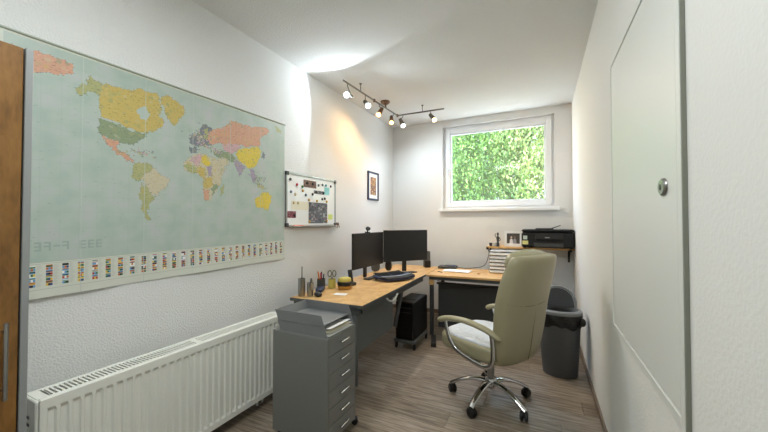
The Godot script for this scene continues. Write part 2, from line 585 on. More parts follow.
func build_window():
	var w = setting("window_1")
	var B := ROOM_BACK
	var x0 := -1.345
	var x1 := 0.168
	var y0 := 1.575
	var y1 := 2.822
	var zf := B - 0.075      # inner face of the fixed frame
	var ring := func(st, a: Vector2, b: Vector2, wide: float, za: float, zb: float, bev: float):
		box_between(st, Vector3(a.x, a.y, za), Vector3(a.x + wide, b.y, zb), bev)
		box_between(st, Vector3(b.x - wide, a.y, za), Vector3(b.x, b.y, zb), bev)
		box_between(st, Vector3(a.x + wide, a.y, za), Vector3(b.x - wide, a.y + wide, zb), bev)
		box_between(st, Vector3(a.x + wide, b.y - wide, za), Vector3(b.x - wide, b.y, zb), bev)
	var s := st0()
	ring.call(s, Vector2(x0, y0), Vector2(x1, y1), 0.055, zf, zf - 0.07, 0.003)
	part(s, "window_frame", M.white_upvc, w)
	s = st0()
	ring.call(s, Vector2(x0 + 0.035, y0 + 0.035), Vector2(x1 - 0.035, y1 - 0.035), 0.07, zf + 0.018, zf - 0.055, 0.005)
	part(s, "sash", M.white_upvc, w)
	s = st0()
	ring.call(s, Vector2(x0 + 0.107, y0 + 0.107), Vector2(x1 - 0.107, y1 - 0.107), 0.016, zf + 0.006, zf - 0.04, 0.004)
	part(s, "glazing_bead", M.white_upvc, w)
	s = st0()
	box_between(s, Vector3(x0 + 0.11, y0 + 0.11, zf - 0.022), Vector3(x1 - 0.11, y1 - 0.11, zf - 0.026), 0)
	part(s, "pane", M.window_glass, w)
	# handle on the left upright
	var hx := x0 + 0.071
	s = st0()
	bx(s, Vector3(hx, 2.2, zf + 0.024), Vector3(0.03, 0.07, 0.012), 0.004)
	lathe(s, [0.01, 0.0, 0.01, 0.035], 12, Transform3D(Basis(Vector3.RIGHT, PI / 2), Vector3(hx, 2.2, zf + 0.026)))
	var hd = part(s, "handle_rose", M.white_upvc, w)
	s = st0()
	tube(s, curve([Vector3(hx, 2.205, zf + 0.062), Vector3(hx, 2.17, zf + 0.064), Vector3(hx, 2.09, zf + 0.058)]), 0.011, 8, 0.7)
	part(s, "handle_lever", mat("handle_grey", c8(205, 208, 212), 0.3), hd)
	for hy in [y0 + 0.08, y1 - 0.14]:
		s = st0()
		lathe(s, [0.009, 0.0, 0.009, 0.07], 10, Transform3D(Basis(), Vector3(x1 - 0.03, hy, zf + 0.02)))
		part(s, "hinge", M.white_upvc, w)
	# sill board: stands proud of the wall, ends reach past the opening
	s = st0()
	box_between(s, Vector3(-1.392, 1.535, B + 0.055), Vector3(0.215, 1.58, B), 0.006)
	box_between(s, Vector3(x0, 1.555, B), Vector3(x1, 1.585, zf - 0.02), 0)
	part(s, "window_sill", M.white_gloss, w)

# one spot: head with a socket, a lamp and its light; aim is where it points
func spot_head(lamp, foot: Vector3, at: Vector3, aim: Vector3, glow: Color, energy: float, half_angle: float, blend: float, shine: float, amber := false):
	aim = aim.normalized()
	var h := Node3D.new()
	h.name = "spot_head"
	lamp.add_child(h, true)
	var x := aim.cross(Vector3.RIGHT if absf(aim.x) < 0.8 else Vector3.BACK).normalized()
	var b := Basis(x, aim, x.cross(aim))
	var back := at - aim * 0.055
	var s := st0()
	lathe(s, [0.014, -0.05, 0.022, -0.046, 0.025, -0.005, 0.031, 0.026, 0.034, 0.04, 0.031, 0.04, 0.022, 0.01, 0.0, 0.008], 18, Transform3D(b, back))
	part(s, "housing", M.brass_dull if amber else M.steel_dark, h)
	s = st0()
	tube(s, curve([foot, foot + Vector3(0, -0.03, 0), back + Vector3(0, 0.012, 0) - aim * 0.03, back - aim * 0.035]), 0.0055, 6)
	part(s, "arm", M.steel_dark, h)
	var e := StandardMaterial3D.new()
	e.resource_name = "lamp_glow"
	e.albedo_color = glow
	e.emission_enabled = true
	e.emission = glow
	e.emission_energy_multiplier = shine
	s = st0()
	lathe(s, [0.0, -0.026, 0.012, -0.026, 0.026, -0.008, 0.03, 0.004, 0.026, 0.016, 0.014, 0.024, 0.0, 0.026], 16, Transform3D(b, at))
	part(s, "bulb", e, h)
	var l := SpotLight3D.new()
	l.name = "spot_light"
	h.add_child(l)
	l.light_color = glow
	l.light_energy = energy
	l.light_size = 0.025
	l.spot_angle = half_angle
	l.spot_angle_attenuation = blend
	l.spot_attenuation = 2.0
	l.spot_range = 12.0
	l.shadow_enabled = true
	l.transform = Transform3D(Basis.looking_at(aim, Vector3.UP if absf(aim.y) < 0.95 else Vector3.RIGHT), at + aim * 0.012)

func build_track_light():
	var lamp = thing("track_light", "angled metal rail of six spotlights on the ceiling near the window", "ceiling light", Vector3(-1.78, ROOM_TOP, -3.72))
	var o: Vector3 = lamp.position
	var y := 2.83
	var a := Vector3(-1.81, y, -2.79) - o
	var j := Vector3(-1.782, y, -3.42) - o
	var c := Vector3(-1.75, y, -4.045) - o
	var e := Vector3(-1.105, y, -4.057) - o
	var s := st0()
	tube(s, [a, j], 0.0095, 8)
	part(s, "rail", M.steel_dark, lamp)
	s = st0()
	tube(s, [j, c], 0.0095, 8)
	part(s, "rail", M.steel_dark, lamp)
	s = st0()
	tube(s, [c, e], 0.0095, 8)
	part(s, "rail", M.steel_dark, lamp)
	for p in [j, c]:
		s = st0()
		lathe(s, [0.012, -0.018, 0.014, -0.014, 0.014, 0.014, 0.012, 0.018], 12, Transform3D(Basis(), p))
		part(s, "joint", M.brass_dull, lamp)
	s = st0()
	lathe(s, [0.0, -0.042, 0.03, -0.04, 0.055, -0.022, 0.06, -0.008, 0.06, 0.0], 24, Transform3D(Basis(), Vector3(0, 0, 0)))
	tube(s, [Vector3(0, -0.035, 0), Vector3(0.012, y - ROOM_TOP, 0)], 0.009, 8)
	part(s, "ceiling_rose", M.brass_dull, lamp)
	for p in [a.lerp(j, 0.52), c.lerp(e, 0.55)]:
		s = st0()
		tube(s, [p, Vector3(p.x, 0, p.z)], 0.005, 8)
		lathe(s, [0.014, -0.008, 0.016, -0.004, 0.016, 0.0], 12, Transform3D(Basis(), Vector3(p.x, 0, p.z)))
		part(s, "ceiling_stem", M.steel_dark, lamp)
	var cool := Color(0.90, 0.96, 1.0)
	var warm := Color(1.0, 0.78, 0.5)
	var mid := Color(1.0, 0.86, 0.66)
	var k := func(p): return p - o
	spot_head(lamp, a.lerp(j, 0.12), k.call(Vector3(-1.806, 2.70, -2.85)), Vector3(0.014, -0.155, 1.0), cool, SPOT_COOL_NEAR, 73.5, 0.12, 9.0)
	spot_head(lamp, a.lerp(j, 0.68), k.call(Vector3(-1.757, 2.70, -3.22)), Vector3(0.6, -0.7, 0.35), cool, SPOT_COOL, 84.0, 0.8, 8.0)
	spot_head(lamp, j.lerp(c, 0.2), k.call(Vector3(-1.788, 2.70, -3.548)), Vector3(-0.3, -0.85, 0.4), warm, SPOT_WARM, 82.0, 1.0, 4.0, true)
	spot_head(lamp, j.lerp(c, 0.8), k.call(Vector3(-1.777, 2.70, -3.906)), Vector3(0.15, -0.9, 0.3), warm, SPOT_WARM, 82.0, 1.0, 4.0, true)
	spot_head(lamp, c.lerp(e, 0.12), k.call(Vector3(-1.69, 2.70, -4.10)), Vector3(0.35, -0.9, -0.25), cool, SPOT_COOL, 86.0, 1.0, 8.0)
	spot_head(lamp, c.lerp(e, 0.72), k.call(Vector3(-1.245, 2.715, -4.09)), Vector3(0.62, -0.85, 0.0), mid, SPOT_MID, 80.0, 1.0, 4.0)

func build_fill_lamp():
	# unseen fill lamp, added to brighten the near half of the room
	var at := Vector3(-0.8, ROOM_TOP, -0.55)
	var c = thing("fill_lamp", "added round flush white fill lamp over the near half of the room", "ceiling lamp", at)
	var s := st0()
	lathe(s, [0.0, -0.012, 0.38, -0.012, 0.39, -0.02, 0.40, -0.02, 0.40, 0.0], 36)
	part(s, "base", M.white_gloss, c)
	var e := StandardMaterial3D.new()
	e.resource_name = "fill_diffuser"
	e.albedo_color = Color(0.95, 0.95, 0.93)
	e.emission_enabled = true
	e.emission = Color(0.95, 0.98, 0.985)
	e.emission_energy_multiplier = 1.0
	s = st0()
	lathe(s, [0.0, -0.06, 0.2, -0.056, 0.31, -0.042, 0.385, -0.014], 36)
	part(s, "diffuser", e, c)
	var l := AreaLight3D.new()
	l.name = "fill_light"
	c.add_child(l)
	l.area_size = Vector2(0.66, 0.66)
	l.light_color = Color(0.95, 0.98, 0.985)
	l.light_energy = FILL_NEAR
	l.area_range = 12.0
	l.area_attenuation = 2.0
	l.shadow_enabled = true
	l.position = Vector3(0, -0.07, 0)
	l.rotation.x = -PI / 2

func build_access_panel():
	var X := ROOM_RIGHT
	var p = thing("access_panel", "tall off-white metal access door with oval lock on the right wall", "access door", Vector3(X, 0.79, -1.7))
	var zn := 0.51    # near side, local
	var zf := -0.51
	var h := 1.485
	var fw := 0.03
	var pr := 0.013
	var s := st0()
	box_between(s, Vector3(-pr, 0, zn - fw), Vector3(0, h, zn), 0.002)
	box_between(s, Vector3(-pr, 0, zf), Vector3(0, h, zf + fw), 0.002)
	box_between(s, Vector3(-pr, 0, zf + fw), Vector3(0, fw, zn - fw), 0.002)
	box_between(s, Vector3(-pr, h - fw, zf + fw), Vector3(0, h, zn - fw), 0.002)
	part(s, "frame", M.panel_white, p)
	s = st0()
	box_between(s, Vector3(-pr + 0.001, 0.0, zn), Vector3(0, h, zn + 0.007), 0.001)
	part(s, "frame_side_shade", mat("side_shade_grey", c8(138, 140, 128), 0.6), p)  # darker tone paints in the shade of the near frame side
	s = st0()
	box_between(s, Vector3(-0.004, fw - 0.002, zf + fw - 0.002), Vector3(-0.001, h - fw + 0.002, zn - fw + 0.002), 0)
	part(s, "gap_shade", mat("gap_shade_grey", c8(92, 92, 86), 0.8), p)  # dark backing added to paint shade into the gap round the leaf
	s = st0()
	var g := 0.006
	box_between(s, Vector3(-0.011, fw + g, zf + fw + g), Vector3(-0.004, h - fw - g, zn - fw - g), 0.002)
	var door = part(s, "door_leaf", M.panel_white, p)
	s = st0()
	var xf := Transform3D(Basis(Vector3.BACK, PI / 2), Vector3(-0.012, 0.703, zn - 0.148))
	lathe(s, [0.0, 0.009, 0.017, 0.0085, 0.0205, 0.005, 0.0215, 0.0], 24, xf, 1.35, 1.7)
	var lock = part(s, "lock", M.steel, door)
	s = st0()
	lathe(s, [0.0, 0.0105, 0.010, 0.010, 0.011, 0.007], 14, xf)
	part(s, "lock_cylinder", M.dark_grey, lock)

func build_wardrobe():
	# stands against the left wall, its doors face into the room
	var w = thing("wardrobe", "tall wood-fronted wardrobe with grey sides and bar handle at the left edge", "wardrobe", Vector3(ROOM_LEFT, 0, 0))
	var xf := 0.57       # front, from the wall
	var z1 := -0.484
	var z0 := 0.42
	var h := 1.985
	var s := st0()
	box_between(s, Vector3(0.005, 0, z1), Vector3(xf, h, z1 + 0.02), 0.002)
	part(s, "side_panel", M.grey_lacquer, w)
	s = st0()
	box_between(s, Vector3(0.005, 0, z0 - 0.02), Vector3(xf, h, z0), 0.002)
	part(s, "side_panel", M.grey_lacquer, w)
	s = st0()
	box_between(s, Vector3(0.005, h - 0.02, z1 + 0.02), Vector3(xf - 0.02, h, z0 - 0.02), 0.001)
	part(s, "top_panel", M.grey_lacquer, w)
	s = st0()
	box_between(s, Vector3(0.005, 0, z1 + 0.02), Vector3(0.02, h - 0.02, z0 - 0.02), 0.001)
	part(s, "back_panel", M.grey_lacquer, w)
	s = st0()
	box_between(s, Vector3(0.02, 0, z1 + 0.02), Vector3(xf - 0.05, 0.07, z0 - 0.02), 0.001)
	part(s, "plinth", M.grey_lacquer, w)
	var half := (z0 - z1 - 0.04) * 0.5
	for k in 2:
		var za := z1 + 0.025 + k * half
		s = st0()
		box_between(s, Vector3(xf - 0.019, 0.072, za), Vector3(xf, h - 0.006, za + half - 0.005), 0.002)
		var d = part(s, "door", M.wardrobe_beech, w)
		s = st0()
		var hz := za + (0.035 if k == 0 else 0.035)
		tube(s, [Vector3(xf + 0.028, 0.80, hz), Vector3(xf + 0.028, 1.05, hz)], 0.006, 8)
		for hy in [0.83, 1.02]:
			tube(s, [Vector3(xf, hy, hz), Vector3(xf + 0.028, hy, hz)], 0.004, 6)
		part(s, "handle", M.steel, d)

func build_radiator():
	var r = thing("radiator", "white ribbed panel radiator with slotted top grille below the map", "radiator", Vector3(-1.86, 0.075, -1.31))
	# local: +x into the room, front face at x = 0; z from +0.71 (near) to -0.71
	var half := 0.71
	var h := 0.562
	var s := st0()
	var zs := []
	var ds := []
	var pitch := 0.0412
	var z := half - 0.012
	zs.append(half)
	ds.append(0.0)
	while z - pitch > -half + 0.006:
		for q in [[0.0, 0.0], [0.010, 0.0], [0.0165, 1.0], [0.0345, 1.0]]:
			zs.append(z - q[0])
			ds.append(q[1])
		z -= pitch
	zs.append(z)
	ds.append(0.0)
	zs.append(-half)
	ds.append(0.0)
	var ys := [0.0, 0.035, 0.05, h - 0.05, h - 0.034, h]
	var on := [0.0, 0.0, 1.0, 1.0, 0.0, 0.0]
	s.set_smooth_group(-1)
	for i in zs.size() - 1:
		for j in ys.size() - 1:
			var v := func(a, b): return Vector3(-0.009 * ds[a] * on[b], ys[b], zs[a])
			face(s, [v.call(i, j), v.call(i + 1, j), v.call(i + 1, j + 1), v.call(i, j + 1)], Vector3.RIGHT)
	box_between(s, Vector3(-0.03, 0, -half), Vector3(-0.012, h, half), 0.002)
	part(s, "front_panel", M.white_enamel, r)
	s = st0()
	box_between(s, Vector3(-0.135, 0, -half), Vector3(-0.12, h, half), 0.002)
	part(s, "rear_panel", M.white_enamel, r)
	for sg in [-1.0, 1.0]:
		s = st0()
		box_between(s, Vector3(-0.14, -0.005, sg * half), Vector3(-0.004, h + 0.006, sg * (half + 0.012)), 0.004)
		var side = part(s, "side_cover", M.white_enamel, r)
		if sg > 0:
			s = st0()
			for yy in [0.46, 0.49]:
				bx(s, Vector3(-0.075, yy, half + 0.0125), Vector3(0.03, 0.012, 0.003), 0.001)
			part(s, "side_slot", M.dark_grey, side)
	# convector fins, dark between them, then the slotted top
	s = st0()
	for k in 60:
		bx(s, Vector3(-0.075, 0.27, half - 0.03 - k * (2 * half - 0.06) / 59.0), Vector3(0.085, 0.5, 0.0015), 0)
	var fins = part(s, "convector_fins", M.mid_grey, r)
	fins.set_meta("kind", "stuff")
	s = st0()
	box_between(s, Vector3(-0.03, h - 0.004, -half), Vector3(0.0, h + 0.008, half), 0.004)
	box_between(s, Vector3(-0.138, h - 0.004, -half), Vector3(-0.118, h + 0.008, half), 0.003)
	for k in 84:
		var zz := half - 0.022 - k * (2 * half - 0.044) / 83.0
		var wide := 0.046 if k == 0 or k == 83 else (0.008 if k % 42 != 0 else 0.026)
		bx(s, Vector3(-0.075, h + 0.002, zz), Vector3(0.09, 0.01, wide), 0.001, Basis(Vector3.UP, 0.0))
	part(s, "top_grille", M.white_enamel, r)
	for zz in [-0.45, 0.45]:
		for yy in [0.08, 0.45]:
			s = st0()
			box_between(s, Vector3(-0.308, yy, zz - 0.02), Vector3(-0.135, yy + 0.02, zz + 0.02), 0.001)
			part(s, "bracket", M.white_enamel, r)
	for zz in [-0.5, -0.55]:
		s = st0()
		tube(s, curve([Vector3(-0.075, 0.0, zz), Vector3(-0.075, -0.03, zz), Vector3(-0.075, -0.075, zz)]), 0.009, 8)
		part(s, "pipe", M.white_enamel, r)

func map_picture() -> Image:
	var W := 1800
	var Hh := 1260
	var im := Image.create(W, Hh, false, Image.FORMAT_RGB8)
	var n := FastNoiseLite.new()
	n.seed = 77
	n.frequency = 0.006
	n.fractal_octaves = 3
	# sea, drawn in small cells so that tints drift as on printed depth charts
	for y in range(0, Hh, 6):
		for x in range(0, W, 6):
			var v := n.get_noise_2d(x, y)
			var c := c8(180, 193, 183).lerp(c8(192, 194, 194) if v > 0 else c8(168, 186, 176), clampf(absf(v) * 1.2, 0, 1))
			im.fill_rect(Rect2i(x, y, 6, 6), c)
	var grid := c8(166, 182, 172)
	for k in range(1, 24):
		im.fill_rect(Rect2i(k * W / 24, 30, 1, int(Hh * 0.83)), grid)
	for k in range(1, 13):
		im.fill_rect(Rect2i(20, k * Hh / 15, W - 40, 1), grid)
	var col := {"salmon": c8(210, 160, 134), "olive": c8(174, 174, 122), "gold": c8(200, 178, 104), "sea": c8(180, 193, 186), "green": c8(142, 156, 124), "cream": c8(202, 192, 164), "slate": c8(124, 130, 138), "pink": c8(206, 168, 174), "yellow": c8(222, 198, 78), "purple": c8(166, 152, 172)}
	var rng := RandomNumberGenerator.new()
	rng.seed = 5
	for lands in LANDS:
		var pts := PackedVector2Array()
		var raw: Array = lands[1]
		var k := raw.size() / 2
		for i in k:
			var a := Vector2(raw[2 * i] * W, raw[2 * i + 1] * Hh)
			var j := (i + 1) % k
			var b := Vector2(raw[2 * j] * W, raw[2 * j + 1] * Hh)
			# ragged coast
			var m := 4
			for q in m:
				var jit := Vector2(rng.randf_range(-9, 9), rng.randf_range(-9, 9)) if q > 0 else Vector2.ZERO
				pts.append(a.lerp(b, float(q) / m) + jit)
		var c: Color = col[lands[0]]
		fill_poly(im, pts, c)
		# borders, rivers and place names: short dark and pale strokes on the land
		var lo := pts[0]
		var hi := pts[0]
		for p in pts:
			lo = lo.min(p)
			hi = hi.max(p)
		if lands[0] != "sea":
			for q in int((hi.x - lo.x) * (hi.y - lo.y) / 150.0):
				var p := Vector2(rng.randf_range(lo.x, hi.x), rng.randf_range(lo.y, hi.y))
				if Geometry2D.is_point_in_polygon(p, pts):
					im.fill_rect(Rect2i(int(p.x), int(p.y), rng.randi_range(2, 11), rng.randi_range(1, 3)), c.darkened(rng.randf_range(0.08, 0.35)) if rng.randf() < 0.65 else c.lightened(0.2))
			# provinces and neighbours in other print tints
			for q in int((hi.x - lo.x) * (hi.y - lo.y) / 1500.0):
				var p := Vector2(rng.randf_range(lo.x, hi.x), rng.randf_range(lo.y, hi.y))
				if Geometry2D.is_point_in_polygon(p, pts):
					var blob := PackedVector2Array()
					for w in 7:
						blob.append(p + Vector2.from_angle(TAU * w / 7.0) * rng.randf_range(6, 17))
					fill_poly(im, blob, c.lerp(col[["olive", "cream", "gold", "green"][rng.randi() % 4]], rng.randf_range(0.15, 0.5)))
			for i in pts.size():
				var p := pts[i]
				im.fill_rect(Rect2i(int(p.x) - 2, int(p.y) - 1, 5, 3), c8(120, 134, 134))
	# many small states in Europe, the Caribbean and south-east Asia
	for a in [[0.535, 0.24, 0.05, 0.07, 130], [0.33, 0.375, 0.04, 0.02, 26], [0.83, 0.44, 0.05, 0.05, 60], [0.60, 0.29, 0.04, 0.03, 40]]:
		var names := ["slate", "olive", "cream", "purple", "pink", "green"]
		for q in a[4]:
			var c: Color = col[names[rng.randi() % 6]]
			var p := Vector2((a[0] + rng.randfn(0, 0.45) * a[2]) * W, (a[1] + rng.randfn(0, 0.45) * a[3]) * Hh)
			im.fill_rect(Rect2i(int(p.x), int(p.y), rng.randi_range(4, 14), rng.randi_range(4, 12)), c)
			im.fill_rect(Rect2i(int(p.x), int(p.y), rng.randi_range(3, 9), 2), c8(90, 98, 104))
	# islands, ocean names
	for q in 420:
		var p := Vector2(rng.randf() * W, rng.randf_range(0.1, 0.8) * Hh)
		im.fill_rect(Rect2i(int(p.x), int(p.y), rng.randi_range(3, 12), 2), c8(146, 162, 154))
	# time-zone figures in the lower left
	var x := int(0.075 * W)
	var ink := c8(158, 174, 166)
	for g in ["1110101", "1111001", "0010000", "1111001", "0000000", "1010110", "1010110", "1010110"]:
		var yt := int(0.785 * Hh)
		for k in 3:
			if g[k * 2] == "1":
				im.fill_rect(Rect2i(x, yt + k * 18, 26, 8), ink)
		if g[1] == "1" or g[3] == "1":
			im.fill_rect(Rect2i(x + 18, yt, 8, 44), ink)
		if g[5] == "1":
			im.fill_rect(Rect2i(x, yt, 8, 44), ink)
		x += 34
	# white strip with columns of flags
	var f0 := int(0.862 * Hh)
	im.fill_rect(Rect2i(0, f0, W, Hh - f0), c8(212, 214, 202))
	for k in [0, 8, 132]:
		im.fill_rect(Rect2i(0, f0 + k, W, 2), c8(170, 178, 166))
	var flag := [c8(176, 40, 40), c8(36, 66, 120), c8(44, 104, 62), c8(222, 186, 60), c8(240, 240, 236), c8(30, 30, 34), c8(196, 104, 44), c8(96, 150, 196)]
	for k in 29:
		var fx := int((-0.60 - k * 0.0603 + 0.53) / -1.805 * W) - 12
		for q in 8:
			var fy := f0 + 16 + q * 13
			for b in 3:
				var c: Color = flag[rng.randi() % flag.size()]
				if q % 2:
					im.fill_rect(Rect2i(fx + b * 8, fy, 8, 11), c)
				else:
					im.fill_rect(Rect2i(fx, fy + b * 4, 24, 4 if b < 2 else 3), c)
			for b in 3:
				im.fill_rect(Rect2i(fx + 27, fy + b * 4, rng.randi_range(10, 22), 1), c8(170, 172, 164))
	im.fill_rect(Rect2i(0, 0, W, 12), c8(206, 208, 192))
	im.fill_rect(Rect2i(0, 0, 26, f0), c8(204, 208, 196))
	im.fill_rect(Rect2i(W - 8, 0, 8, f0), c8(196, 208, 200))
	# the folds of a sheet that was delivered folded: worn pale creases
	for k in range(1, 6):
		im.fill_rect(Rect2i(int(k * W / 6.0 + 8), 12, 3, Hh - 12), c8(190, 200, 190))
	return im

func build_map():
	var y0 := 1.02
	var y1 := 2.285
	var z0 := -0.53
	var z1 := -2.335
	var m = thing("world_map", "large world map with a strip of flags hung on the left wall", "map", Vector3(ROOM_LEFT, y0, (z0 + z1) * 0.5))
	var st := st0()
	var nu := 120
	var nv := 40
	var off := func(u: float, v: float) -> float:
		# gentle waves between the folds, bottom edge standing off the wall
		return 0.005 + 0.0022 * sin(u * 6.0 * TAU) * v + 0.003 * sin(u * 9.0 + 1.0) * v + 0.006 * pow(v, 6.0) * (1.0 + 0.7 * sin(u * 14.0))
	for side in 2:
		st.set_smooth_group(side + 1)
		for i in nu:
			for j in nv:
				var q := []
				for k in [[0, 0], [1, 0], [1, 1], [0, 1]]:
					var u := float(i + k[0]) / nu
					var v := float(j + k[1]) / nv
					q.append([Vector3(off.call(u, v) - side * 0.0008, lerpf(lerpf(1.232, 1.27, u), lerpf(-0.006, 0.02, u), v), (0.5 - u) * (z0 - z1)), Vector2(u, v)])
				for k in ([0, 1, 2, 0, 2, 3] if side == 0 else [0, 2, 1, 0, 3, 2]):
					st.set_uv(q[k][1])
					st.add_vertex(q[k][0])
	var pm = print_material("map_print", map_picture(), 0.42)
	part(st, "sheet", pm, m)
	st = st0()
	tube(st, [Vector3(0.006, 1.235, (z0 - z1) * 0.5), Vector3(0.006, 1.273, -(z0 - z1) * 0.5)], 0.0075, 8, 0.8)
	part(st, "top_rail", mat("rail_clear", c8(176, 182, 168), 0.3), m)
	st = st0()
	box_between(st, Vector3(0.0005, -0.004, (z0 - z1) * 0.5 - 0.001), Vector3(0.008, 1.235, (z0 - z1) * 0.5 + 0.006), 0.002)
	part(st, "side_rail", M.rail_clear, m)

func build_desks():
	# long desk along the left wall; local x = 0 is the edge towards the room, z = 0 the near end
	var d = thing("desk", "long beech desk on grey steel frame carrying the two monitors", "desk", Vector3(-1.235, 0, -2.17), deg_to_rad(1.56))
	var s := st0()
	box_between(s, Vector3(-0.69, 0.715, 0.0), Vector3(0, 0.74, -2.38), 0.003)
	part(s, "desk_top", M.beech, d)
	s = st0()
	box_between(s, Vector3(0.0, 0.714, 0.001), Vector3(0.004, 0.739, -1.66), 0.001)
	box_between(s, Vector3(-0.69, 0.714, 0.0), Vector3(0.0, 0.739, 0.004), 0.001)
	part(s, "edge_band", M.desk_grey, d)
	s = st0()
	box_between(s, Vector3(-0.67, 0.66, -0.02), Vector3(-0.035, 0.715, -0.05), 0.003)
	box_between(s, Vector3(-0.045, 0.66, -0.05), Vector3(-0.02, 0.714, -1.62), 0.003)
	box_between(s, Vector3(-0.67, 0.66, -0.05), Vector3(-0.64, 0.714, -2.34), 0.003)
	part(s, "under_frame", M.desk_grey, d)
	s = st0()
	box_between(s, Vector3(-0.64, 0.10, -0.03), Vector3(-0.06, 0.66, -0.05), 0.003)
	part(s, "end_panel", M.mid_grey, d)
	s = st0()
	box_between(s, Vector3(-0.095, 0.335, -0.06), Vector3(-0.08, 0.66, -0.80), 0.003)
	part(s, "side_panel", M.mid_grey, d)
	for lz in [[-2.3, -0.1], [-2.3, -0.62], [-0.07, -0.3], [-0.07, -0.62], [-1.2, -0.62]]:
		s = st0()
		box_between(s, Vector3(lz[1] - 0.02, 0.0, lz[0] - 0.02), Vector3(lz[1] + 0.02, 0.70, lz[0] + 0.02), 0.003)
		part(s, "leg", M.dark_grey, d)
	s = st0()
	tube(s, [Vector3(-0.06, 0.70, -1.02), Vector3(-0.065, 0.335, -0.82)], 0.032, 4, 0.6, Vector3.RIGHT)
	part(s, "brace", M.dark_grey, d)
	# second desk under the window
	var e = thing("desk", "shorter beech desk under the window, partly hidden by the chair", "desk", Vector3(-1.262, 0, -3.815), deg_to_rad(2.5))
	s = st0()
	box_between(s, Vector3(0.0, 0.715, 0.0), Vector3(1.16, 0.74, -0.72), 0.003)
	part(s, "desk_top", mat("beech_across", Color.WHITE, 0.38), e)
	M.beech_across.albedo_texture = M.beech.albedo_texture
	M.beech_across.uv1_triplanar = true
	M.beech_across.uv1_scale = Vector3(0.9, 1.6, 1.6)
	s = st0()
	box_between(s, Vector3(0.02, 0.675, -0.03), Vector3(1.14, 0.715, -0.05), 0.002)
	part(s, "front_rail", M.desk_grey, e)
	for lx in [0.045, 1.11]:
		for lz in [-0.06, -0.66]:
			s = st0()
			box_between(s, Vector3(lx - 0.022, 0.0, lz - 0.022), Vector3(lx + 0.022, 0.62, lz + 0.022), 0.004)
			var lg = part(s, "leg", M.dark_grey, e)
			s = st0()
			box_between(s, Vector3(lx - 0.028, 0.61, lz - 0.028), Vector3(lx + 0.028, 0.715, lz + 0.028), 0.003)
			part(s, "leg_block", M.beech_across, lg)
	s = st0()
	box_between(s, Vector3(0.08, 0.04, -0.25), Vector3(1.08, 0.60, -0.268), 0.003)
	box_between(s, Vector3(0.06, 0.585, -0.24), Vector3(1.10, 0.61, -0.278), 0.003)
	part(s, "modesty_panel", M.dark_grey, e)
	for k in 2:
		s = st0()
		var pts := [Vector3(0.09, 0.69 - k * 0.045, -0.2 + 0.04 * k), Vector3(0.35, 0.675 - 0.06 * k, -0.2 + 0.04 * k), Vector3(0.62, 0.68 - 0.08 * k, -0.2 + 0.04 * k), Vector3(0.95, 0.70 - 0.05 * k, -0.2 + 0.04 * k)]
		tube(s, curve(pts), 0.004, 6)
		single(s, "cable", M.black_rubber, ["upper black cable sagging under the desk below the window", "lower black cable sagging under the desk below the window"][k], "cable", e.position, e.rotation.y)

